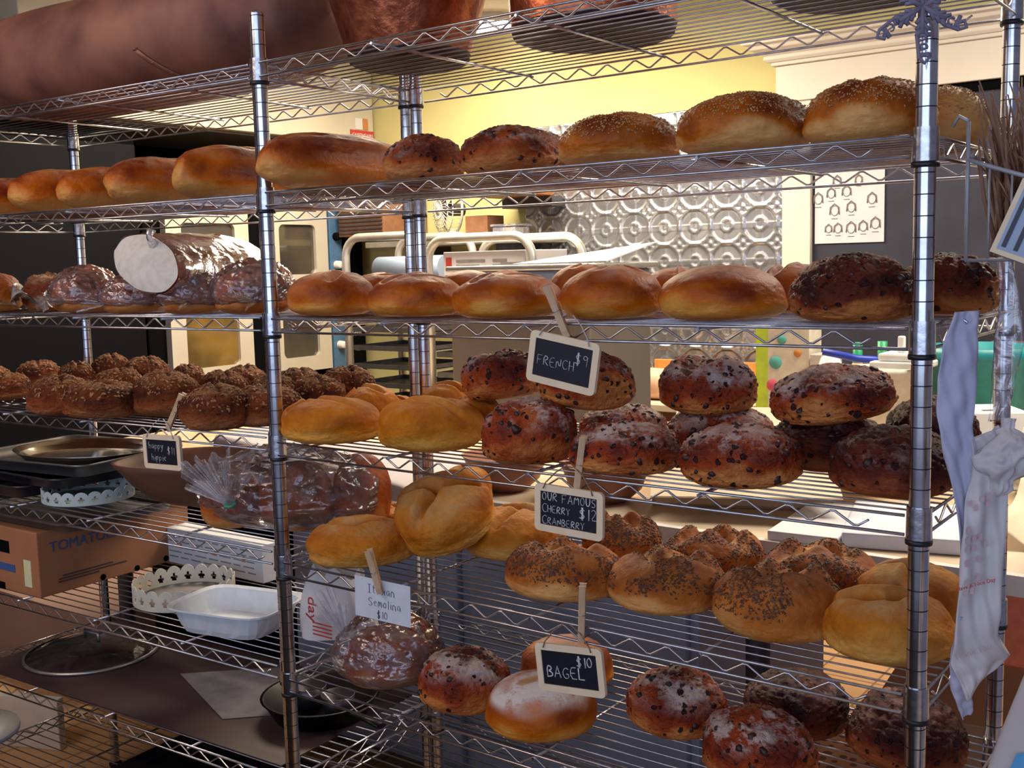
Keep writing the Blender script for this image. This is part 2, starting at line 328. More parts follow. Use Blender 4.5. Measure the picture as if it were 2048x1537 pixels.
def sat(c, k=1.0):
    g = .3*c[0]+.5*c[1]+.2*c[2]; return tuple(max(.002, (g+(x-g)*1.13)*k) for x in c)
def crust(name, pale, mid, dark, cut, flour=(.66,.55,.52), flour_k=1.0, spot=0, spotcol=(.03,.008,.01), rough=.55, nb=.35, bump=.35, floursc=28, spotmask=.35, flr=(.40,.64)):
    pale, mid, dark, cut = sat(pale, .96), sat(mid, .92), sat(dark, .9), sat(cut, .92)
    m, nt, b = newmat(name); L = nt.links.new
    tc = N(nt, 'ShaderNodeTexCoord'); at = N(nt, 'ShaderNodeAttribute'); at.attribute_name = 'mask'
    sp = N(nt, 'ShaderNodeSeparateColor'); L(at.outputs['Color'], sp.inputs[0])
    oi = N(nt, 'ShaderNodeObjectInfo'); va = N(nt, 'ShaderNodeVectorMath', operation='ADD'); vs = N(nt, 'ShaderNodeVectorMath', operation='SCALE')
    cb = N(nt, 'ShaderNodeCombineXYZ'); L(oi.outputs['Random'], cb.inputs[0]); L(oi.outputs['Random'], cb.inputs[1]); L(cb.outputs[0], vs.inputs[0]); vs.inputs['Scale'].default_value = 7.3
    L(tc.outputs['Object'], va.inputs[0]); L(vs.outputs[0], va.inputs[1]); V = va.outputs[0]
    n1 = N(nt, 'ShaderNodeTexNoise'); n1.inputs['Scale'].default_value = 16; n1.inputs['Detail'].default_value = 6; n1.inputs['Roughness'].default_value = .65; L(V, n1.inputs['Vector'])
    n2 = N(nt, 'ShaderNodeTexNoise'); n2.inputs['Scale'].default_value = 120; n2.inputs['Detail'].default_value = 4; L(V, n2.inputs['Vector'])
    n3 = N(nt, 'ShaderNodeTexNoise'); n3.inputs['Scale'].default_value = floursc; n3.inputs['Detail'].default_value = 8; n3.inputs['Roughness'].default_value = .75; L(V, n3.inputs['Vector'])
    f = N(nt, 'ShaderNodeMath', operation='MULTIPLY_ADD'); L(n1.outputs['Fac'], f.inputs[0]); f.inputs[1].default_value = nb*2; L(sp.outputs[0], f.inputs[2])
    f2 = N(nt, 'ShaderNodeMath', operation='MULTIPLY_ADD'); L(n2.outputs['Fac'], f2.inputs[0]); f2.inputs[1].default_value = .16; L(f.outputs[0], f2.inputs[2])
    f3 = N(nt, 'ShaderNodeMath', operation='SUBTRACT'); L(f2.outputs[0], f3.inputs[0]); f3.inputs[1].default_value = nb+.08
    cr = N(nt, 'ShaderNodeValToRGB'); e = cr.color_ramp.elements; e[0].position = 0; e[0].color = rgba(pale); e[1].position = 1; e[1].color = rgba(dark)
    e2 = e.new(.5); e2.color = rgba(mid); L(f3.outputs[0], cr.inputs[0])
    mc = N(nt, 'ShaderNodeMix', data_type='RGBA'); L(sp.outputs[2], mc.inputs[0]); L(cr.outputs[0], mc.inputs[6]); mc.inputs[7].default_value = rgba(cut)
    fl = N(nt, 'ShaderNodeMapRange'); fl.inputs[1].default_value = flr[0]; fl.inputs[2].default_value = flr[1]; L(n3.outputs['Fac'], fl.inputs[0])
    fm = N(nt, 'ShaderNodeMath', operation='MULTIPLY'); L(fl.outputs[0], fm.inputs[0]); L(sp.outputs[1], fm.inputs[1])
    fk = N(nt, 'ShaderNodeMath', operation='MULTIPLY', use_clamp=True); L(fm.outputs[0], fk.inputs[0]); fk.inputs[1].default_value = flour_k
    mf = N(nt, 'ShaderNodeMix', data_type='RGBA'); L(fk.outputs[0], mf.inputs[0]); L(mc.outputs[2], mf.inputs[6]); mf.inputs[7].default_value = rgba(flour)
    last = mf.outputs[2]; h = n2.outputs['Fac']
    hs = N(nt, 'ShaderNodeMath', operation='MULTIPLY_ADD'); L(n3.outputs['Fac'], hs.inputs[0]); hs.inputs[1].default_value = 1.6; L(n2.outputs['Fac'], hs.inputs[2]); h = hs.outputs[0]
    if spot:
        vo = N(nt, 'ShaderNodeTexVoronoi'); vo.inputs['Scale'].default_value = spot; vo.inputs['Randomness'].default_value = 1
        dist = N(nt, 'ShaderNodeVectorMath', operation='SCALE'); L(n1.outputs['Color'], dist.inputs[0]); dist.inputs['Scale'].default_value = .012
        va2 = N(nt, 'ShaderNodeVectorMath', operation='ADD'); L(V, va2.inputs[0]); L(dist.outputs[0], va2.inputs[1]); L(va2.outputs[0], vo.inputs['Vector'])
        n5 = N(nt, 'ShaderNodeTexNoise'); n5.inputs['Scale'].default_value = 65; n5.inputs['Detail'].default_value = 2; L(V, n5.inputs['Vector']); d5 = N(nt, 'ShaderNodeVectorMath', operation='SCALE'); L(n5.outputs['Color'], d5.inputs[0]); d5.inputs['Scale'].default_value = .012; v5 = N(nt, 'ShaderNodeVectorMath', operation='ADD'); L(va2.outputs[0], v5.inputs[0]); L(d5.outputs[0], v5.inputs[1]); L(v5.outputs[0], vo.inputs['Vector'])
        sc = N(nt, 'ShaderNodeSeparateColor'); L(vo.outputs['Color'], sc.inputs[0])
        th = N(nt, 'ShaderNodeMath', operation='MULTIPLY'); L(sc.outputs[0], th.inputs[0]); th.inputs[1].default_value = spotmask
        ls = N(nt, 'ShaderNodeMapRange'); L(vo.outputs['Distance'], ls.inputs[0]); L(th.outputs[0], ls.inputs[1])
        ad = N(nt, 'ShaderNodeMath', operation='ADD'); L(th.outputs[0], ad.inputs[0]); ad.inputs[1].default_value = .08; L(ad.outputs[0], ls.inputs[2]); ls.inputs[3].default_value = 1; ls.inputs[4].default_value = 0
        ms = N(nt, 'ShaderNodeMix', data_type='RGBA'); L(ls.outputs[0], ms.inputs[0]); L(last, ms.inputs[6]); ms.inputs[7].default_value = rgba(spotcol); last = ms.outputs[2]
        h2 = N(nt, 'ShaderNodeMath', operation='MULTIPLY_ADD'); L(ls.outputs[0], h2.inputs[0]); h2.inputs[1].default_value = -1.2; L(h, h2.inputs[2]); h = h2.outputs[0]
    L(last, b.inputs['Base Color'])
    rr = N(nt, 'ShaderNodeMix', data_type='FLOAT'); L(fk.outputs[0], rr.inputs[0]); rr.inputs[2].default_value = rough; rr.inputs[3].default_value = .9; L(rr.outputs[0], b.inputs['Roughness'])
    bp = N(nt, 'ShaderNodeBump'); bp.inputs['Strength'].default_value = bump; bp.inputs['Distance'].default_value = .004; L(h, bp.inputs['Height']); L(bp.outputs[0], b.inputs['Normal'])
    b.inputs['Specular IOR Level'].default_value = .22
    return m
CR = {
'loaf':  crust('italian_loaf_crust', (.64,.33,.12), (.50,.13,.020), (.15,.020,.006), (.52,.20,.05), rough=.38, flour_k=.7, flour=(.60,.40,.28), nb=.45),
'boule': crust('french_crust', (.66,.33,.10), (.52,.14,.025), (.20,.032,.010), (.44,.11,.02), flour=(.56,.37,.30), flour_k=1.0, rough=.38, nb=.45, flr=(.36,.70)),
'plain': crust('brown_crust', (.55,.26,.08), (.38,.10,.022), (.12,.022,.010), (.40,.15,.05), flour_k=.4, rough=.45, nb=.45),
'crust': crust('dark_crust', (.50,.22,.09), (.20,.045,.015), (.06,.012,.010), (.60,.40,.22), flour=(.60,.42,.26), flour_k=1.4, bump=.6),
'fruit': crust('fruit_crust', (.54,.24,.10), (.36,.078,.022), (.09,.013,.008), (.12,.024,.012), flour=(.50,.38,.34), flour_k=1.1, spot=46, spotmask=.24, bump=.8, rough=.45, nb=.6, flr=(.47,.60)),
'fruitd': crust('dark_fruit_crust', (.50,.19,.07), (.17,.032,.014), (.035,.007,.008), (.08,.016,.010), flour=(.34,.20,.18), flour_k=.9, spot=44, spotmask=.26, bump=1.0, rough=.48, nb=.65, flr=(.50,.62)),
'sesame': crust('sesame_crust', (.66,.38,.16), (.46,.13,.028), (.15,.026,.010), (.42,.15,.04), flour_k=0, rough=.45, bump=.4, nb=.45),
'hippie': crust('whole_grain_crust', (.46,.19,.09), (.27,.075,.028), (.075,.017,.010), (.08,.02,.01), flour=(.50,.28,.13), flour_k=1.2, bump=1.2, floursc=60, rough=.75, spot=60, spotmask=.10, spotcol=(.10,.03,.012), nb=.5, flr=(.45,.60)),
'golden': crust('golden_crust', (.74,.39,.11), (.58,.20,.034), (.30,.065,.012), (.58,.25,.05), flour=(.60,.38,.20), flour_k=.5, rough=.5, nb=.55, bump=.65),
'semolina': crust('semolina_crust', (.70,.39,.13), (.56,.20,.040), (.30,.07,.012), (.44,.15,.02), flour=(.58,.40,.19), flour_k=1.0, rough=.6, nb=.6, bump=.7, flr=(.36,.62)),
'herb': crust('herb_roll_crust', (.70,.37,.15), (.50,.165,.045), (.26,.06,.02), (.60,.33,.14), flour=(.64,.46,.28), flour_k=.35, rough=.55, nb=.6, bump=.6),
'cherry': crust('cranberry_crust', (.60,.24,.09), (.33,.055,.020), (.075,.010,.011), (.10,.015,.010), flour=(.52,.40,.37), flour_k=1.8, spot=62, spotmask=.30, bump=1.0, rough=.42, nb=.75, flr=(.45,.55), floursc=15),
'cherryd': crust('dark_cranberry_crust', (.34,.10,.04), (.11,.018,.010), (.022,.004,.006), (.05,.01,.008), flour=(.30,.18,.17), flour_k=1.2, spot=60, spotmask=.28, bump=.9, rough=.45, nb=.7, flr=(.50,.60), floursc=22),  # darker copy of the cranberry crust
'flour': crust('floured_crust', (.64,.31,.09), (.54,.15,.030), (.26,.05,.015), (.50,.25,.1), flour=(.72,.64,.60), flour_k=2.0, rough=.5, flr=(.30,.55)),
'bag': crust('bagged_crust', (.56,.26,.10), (.40,.09,.025), (.15,.026,.012), (.30,.10,.05), flour=(.52,.34,.28), flour_k=.6, rough=.5, nb=.5),
}

# ---------------------------------------------------------------- noise (vectorised gradient-free value noise)
def _h(i, j, k, s):
    n = (i*374761393 + j*668265263 + k*2147483647 + s*1274126177) & 0xFFFFFFFF
    n = ((n ^ (n >> 13))*1274126177) & 0xFFFFFFFF
    return ((n ^ (n >> 16)) & 0xFFFF)/65535.0
def vnoise(P, s=0):
    P = P+1000.0; I = np.floor(P).astype(np.int64); F = P-I; F = F*F*(3-2*F); r = 0
    for dx in (0, 1):
        for dy in (0, 1):
            for dz in (0, 1):
                wgt = (F[:,0] if dx else 1-F[:,0])*(F[:,1] if dy else 1-F[:,1])*(F[:,2] if dz else 1-F[:,2])
                r = r+wgt*_h(I[:,0]+dx, I[:,1]+dy, I[:,2]+dz, s)
    return r*2-1
def fbm(P, s=0, o=3):
    r = 0; a = 1.0
    for i in range(o): r = r+a*vnoise(P*(2**i), s+i*17); a *= .5
    return r
def ico(sub):
    bm = bmesh.new(); bmesh.ops.create_icosphere(bm, subdivisions=sub, radius=1)
    v = np.array([x.co[:] for x in bm.verts]); f = np.array([[q.index for q in x.verts] for x in bm.faces]); bm.free(); return v, f
ICO = {5: ico(5), 6: ico(6), 7: ico(7)}
def sstep(a, b, x): t = np.clip((x-a)/(b-a), 0, 1); return t*t*(3-2*t)
def np_mesh(name, V, Fc, mask=None, smooth=True):
    me = bpy.data.meshes.new(name); me.from_pydata(V.tolist(), [], Fc.tolist())
    me.polygons.foreach_set('use_smooth', [smooth]*len(Fc))
    if mask is not None:
        ca = me.color_attributes.new('mask', 'FLOAT_COLOR', 'POINT'); ca.data.foreach_set('color', np.clip(mask, 0, 1).astype(np.float32).ravel())
    me.update(); return me
def seg_dist(x, y, pl):
    """distance in plan to a polyline, with the position along it 0..1"""
    best = np.full(len(x), 9.0); at = np.zeros(len(x)); n = len(pl)-1
    for i in range(n):
        ax, ay = pl[i]; bx, by = pl[i+1]; dx, dy = bx-ax, by-ay; L2 = dx*dx+dy*dy
        t = np.clip(((x-ax)*dx+(y-ay)*dy)/L2, 0, 1); d = np.hypot(x-ax-t*dx, y-ay-t*dy)
        m = d < best; best[m] = d[m]; at[m] = (i+t[m])/n
    return best, at
SL = {   # slashes per kind: list of variants, each a list of (polyline, width, depth)
'boule': [[([(-.25,-.60),(-.15,.0),(-.3,.7)], .11, .36), ([(.25,-.3),(.7,.5)], .08, .12)], [([(.45,-.5),(.25,.0),(.3,.7)], .10, .34), ([(-.5,-.3),(-.2,.6)], .08, .12)], [([(-.6,-.1),(.0,.1),(.6,.0)], .07, .07), ([(0,-.5),(.1,.6)], .07, .06)], [([(-.75,.0),(-.35,.6)], .09, .24)]],
'golden': [[([(-.75,-.1),(.0,-.25),(.75,-.15)], .10, .20), ([(-.6,.35),(.5,.3)], .10, .12)], [([(-.85,.1),(-.2,-.2),(.6,-.1)], .11, .24), ([(-.45,-.8),(-.35,-.1)], .09, .16)]],
'semolina': [[([(-.85,-.15),(-.2,-.35),(.1,-.3),(.35,.5)], .12, .26)], [([(-.7,-.1),(.0,.05),(.1,-.8)], .11, .22), ([(.0,.05),(.55,.7)], .12, .22)], [([(-.8,.2),(-.2,.0),(.5,.1)], .13, .22), ([(.1,-.9),(.2,-.1)], .09, .14)]],
'herb': [[([(-.75,.30),(.0,-.05),(.75,.35)], .20, .34), ([(-.1,-.30),(.05,.8)], .22, .36)], [([(-.45,-.5),(.35,.6)], .21, .34), ([(-.55,.5),(.6,-.2)], .23, .34)]],
'hippie': [[([(-.7,-.1),(.6,-.15)], .09, .12)], [([(-.5,.3),(.6,-.3)], .09, .08)], []],
'cherry': [[([(-.6,-.2),(.5,.1)], .14, .10)], [([(-.15,-.95),(-.1,.6)], .26, .14)], [([(-.7,.3),(.6,.2)], .10, .08)], []],
'fruit': [[([(-.5,-.1),(.6,.1)], .12, .10)], []], 'fruitd': [[([(-.6,-.3),(.4,.2)], .12, .12)]], 'cherryd': [[([(-.6,-.2),(.5,.2)], .12, .10)], []],
'sesame': [[([(.05,-.5),(.0,.1),(.1,.8)], .12, .16)], [([(-.1,-.2),(-.1,.9)], .12, .12)], [([(.5,-.1),(.6,.8)], .10, .10)]],
'flour': [[([(-.2,-.5),(.1,.2)], .12, .05)]], 'plain': [[]], 'crust': [[([(-.7,-.2),(.7,.0)], .12, .12)]], 'bag': [[([(-.2,-.7),(-.1,.6)], .1, .07)], []],
}
AMP = dict(boule=.035, golden=.07, semolina=.07, herb=.05, hippie=.08, cherry=.06, fruit=.06, fruitd=.08, cherryd=.07, sesame=.05, flour=.04, plain=.04, crust=.07, bag=.05, loaf=.05)
FINE = dict(boule=.006, golden=.010, semolina=.012, herb=.010, hippie=.024, cherry=.026, fruit=.022, fruitd=.034, cherryd=.026, sesame=.012, flour=.01, plain=.01, crust=.03, bag=.01, loaf=.010)
def bread_mesh(name, kind, a, b, h, seed, sub=6, var=None, kiss=None, loaf=False):
    n, Fc = ICO[sub]; n = n.copy(); rr = random.Random(seed)
    nx, ny, nz = n[:,0].copy(), n[:,1].copy(), n[:,2].copy()
    if loaf:
        t = np.sign(ny)*np.abs(ny)**.8; rho = np.sqrt(nx*nx+nz*nz)+1e-9; rn = np.sqrt(np.clip(1-np.abs(t)**3.2, 0, 1))
        nx, nz, ny = nx/rho*rn, nz/rho*rn, t
    if not loaf:
        rho = np.sqrt(nx*nx+ny*ny)+1e-9; sz = np.sin(np.arcsin(np.clip(nz, -1, 1)))
        rn = np.where(nz > 0, np.clip(1-np.abs(nz)**2.5, 0, 1)**.52, np.clip(1-np.abs(nz)**3.6, 0, 1)**.42)
        nx, ny = nx/rho*rn, ny/rho*rn
    off = np.array([rr.uniform(0, 50) for _ in range(3)])
    lump = 1+AMP[kind]*fbm(n*1.3+off, seed, 2)
    z01 = np.where(nz > 0, nz*.62+.38, nz*.38+.38)
    px, py = nx*lump, ny*lump
    lift = np.zeros(len(n)); cut = np.zeros(len(n))
    vs = SL.get(kind, [[]]); sl = vs[(seed if var is None else var) % len(vs)] if vs else []
    if loaf: sl = [([(rr.uniform(-.3,.1), -.75+.5*i), (rr.uniform(.1,.4), -.45+.5*i)], .10, .05) for i in range(4)]
    up = sstep(.05, .45, nz)
    for pl, wd, dp in sl:
        ca, sa = math.cos(seed*1.7), math.sin(seed*1.7)
        d, t = seg_dist(nx, ny, pl); d = d+.03*vnoise(n*6+off, seed+3); fade = np.sin(np.clip(t, .04, .96)*PI)**.5
        g = np.exp(-(d/wd)**2)*fade*up; ridge = np.exp(-((d-wd*1.7)/(wd*.7))**2)*fade*up
        lift += -dp*(1.0 if kind in ('herb','semolina','golden','boule') else .8)*g+dp*.16*ridge; cut = np.maximum(cut, sstep(.25, .75, g))
    fine = FINE[kind]*fbm(n*7+off, seed+5, 3)
    rid = 0
    if kind in ('hippie', 'crust', 'fruitd', 'cherryd', 'cherry', 'fruit'):
        rn_ = np.abs(vnoise(n*(7 if kind == 'hippie' else 5)+off, seed+9)); rid = (1-sstep(0, .28, rn_))*up
        fine = fine-rid*FINE[kind]*1.1
        r2 = np.abs(vnoise(n*13+off, seed+19)); fine = fine+(sstep(.0, .5, r2)-.5)*FINE[kind]*.9*sstep(-.3, .4, nz)
    bumps = np.zeros(len(n))
    if kind in ('fruit', 'fruitd', 'cherry', 'cherryd', 'crust'):
        for _ in range(46):
            q = np.array([rr.gauss(0,1), rr.gauss(0,1), rr.gauss(0,1)*.8+.2]); q /= np.linalg.norm(q)
            d = np.linalg.norm(n-q, axis=1); bumps = np.maximum(bumps, np.exp(-(d/rr.uniform(.05,.10))**2)*rr.uniform(.3,1))
        fine = fine+bumps*.013
    sc = 1+fine
    V = np.stack([px*a*sc, py*b*sc, z01*h*(1+fine*.8)+lift*h*1.0+(lump-1)*h*.5*up], 1)
    V[:,2] = np.where(V[:,2] < .06*h, .03*h+V[:,2]*.5, V[:,2]); V[:,2] -= V[:,2].min(); V[:,2] *= h*1.0/V[:,2].max()
    hz = V[:,2]/h
    side = 1-np.abs(nz)
    brown = sstep(.06, .55, hz)*.72+.06+.30*vnoise(n*2.2+off, seed+21)
    if kind == 'herb': brown = brown*.9+.12*sstep(.6, .95, hz)
    if kind in ('cherry', 'fruit'): brown = brown*.88
    if kind in ('semolina', 'golden'): brown = brown*.75-.12*sstep(.75, 1, hz)
    if kiss is not None:
        for (kx, ky, kz, kr) in kiss:
            q = np.array([kx, ky, kz]); q /= np.linalg.norm(q); d = np.linalg.norm(n-q, axis=1); brown = brown*(1-.95*np.exp(-(d/kr)**4))
    fl = sstep(.45, .85, nz)*(.55+.45*vnoise(n*2.6+off, seed+31))
    if kind in ('cherry', 'cherryd', 'flour', 'fruit'): fl = sstep(.25, .8, nz+.25*vnoise(n*2+off, seed+33))*(.6+.6*vnoise(n*3+off, seed+31))
    mask = np.stack([brown, fl*(1-.8*cut), cut, bumps], 1)
    return np_mesh(name, V, Fc, mask)
def scatter(name, me, count, size, seed, mat, parent, zmin=.35, ang=0.15, thick=.35, kindtag=True, clump=0.0, nomask=False, irregular=0.0, rounded=False):
    """small toppings lying on a loaf"""
    rr = random.Random(seed*7+1); nv = len(me.vertices)
    co = np.empty(nv*3); me.vertices.foreach_get('co', co); co = co.reshape(-1, 3)
    no = np.empty(nv*3); me.vertices.foreach_get('normal', no); no = no.reshape(-1, 3)
    zm = co[:,2].max(); cl = vnoise(co*28+seed, seed+3); ms = np.empty(nv*4, np.float32); me.color_attributes['mask'].data.foreach_get('color', ms); cutm = ms.reshape(-1, 4)[:,2]
    ok = np.where((co[:,2] > zmin*zm) & (no[:,2] > ang) & (cl > clump-1) & (cutm < .45))[0]
    mb = MB(); ok = list(ok)
    for _ in range(count):
        i = rr.choice(ok)
        pz = co[i][2]/zm
        if rr.random() > (pz-zmin)/(1-zmin)*1.6+.08: continue
        p = Vector(co[i])+Vector((rr.uniform(-1,1), rr.uniform(-1,1), rr.uniform(-.3,.3)))*.0016; nn = Vector(no[i])
        t = nn.cross(Vector((rr.uniform(-1,1), rr.uniform(-1,1), rr.uniform(-1,1)))).normalized(); s2 = nn.cross(t)
        nn = (nn+t*rr.uniform(-.4,.4)+s2*rr.uniform(-.4,.4)).normalized()
        L = size*rr.uniform(.7, 1.3)*(1+irregular*rr.uniform(-.4, .8)); W = L*.5*(1+irregular*rr.uniform(-.5, .5)); H = L*thick
        p = p+nn*H*.3
        if rounded:
            W = L*.75; H = L*.6; p = p-nn*H*.62; vv = [p+nn*H]; ff = []
            for ph in (.55, -.35):
                for q in range(7): an = q*2*PI/7; cr_ = math.cos(ph)*(1+.2*rr.uniform(-1,1)); vv.append(p+(t*math.cos(an)*L+s2*math.sin(an)*W)*cr_+nn*H*math.sin(ph))
            for q in range(7): ff += [(0, 1+q, 1+(q+1) % 7), (1+q, 8+q, 8+(q+1) % 7, 1+(q+1) % 7)]
            mb.add(vv, ff, True); continue
        mb.add([p+t*L, p+s2*W, p-t*L*.8, p-s2*W, p+nn*H, p-nn*H], [(0,1,4),(1,2,4),(2,3,4),(3,0,4),(1,0,5),(2,1,5),(3,2,5),(0,3,5)], False)
    o = mb.build(name, mat, parent); o['kind'] = 'stuff'; return o
KN = {'fruit': 'fruit_loaf', 'fruitd': 'fruit_loaf', 'sesame': 'sesame_loaf', 'plain': 'brown_loaf', 'crust': 'crusty_loaf', 'bag': 'bagged_loaf', 'boule': 'french_boule',
      'hippie': 'whole_grain_roll', 'golden': 'golden_roll', 'cherry': 'cranberry_loaf', 'cherryd': 'cranberry_loaf', 'semolina': 'semolina_loaf', 'herb': 'herb_roll', 'flour': 'floured_loaf'}
GR = {'fruit': 'dark fruit loaves', 'fruitd': 'dark fruit loaves', 'sesame': 'sesame loaves on the second shelf', 'boule': 'french boules on the third shelf', 'hippie': 'whole grain rolls on the fourth shelf',
      'golden': 'golden rolls on the fourth shelf', 'cherry': 'cherry cranberry loaves', 'cherryd': 'cherry cranberry loaves', 'semolina': 'semolina loaves on the fifth shelf', 'herb': 'herb rolls on the fifth shelf', 'bag': 'loaves in plastic bags', 'plain': 'plain brown loaves', 'crust': 'crusty loaves', 'flour': 'floured loaves'}
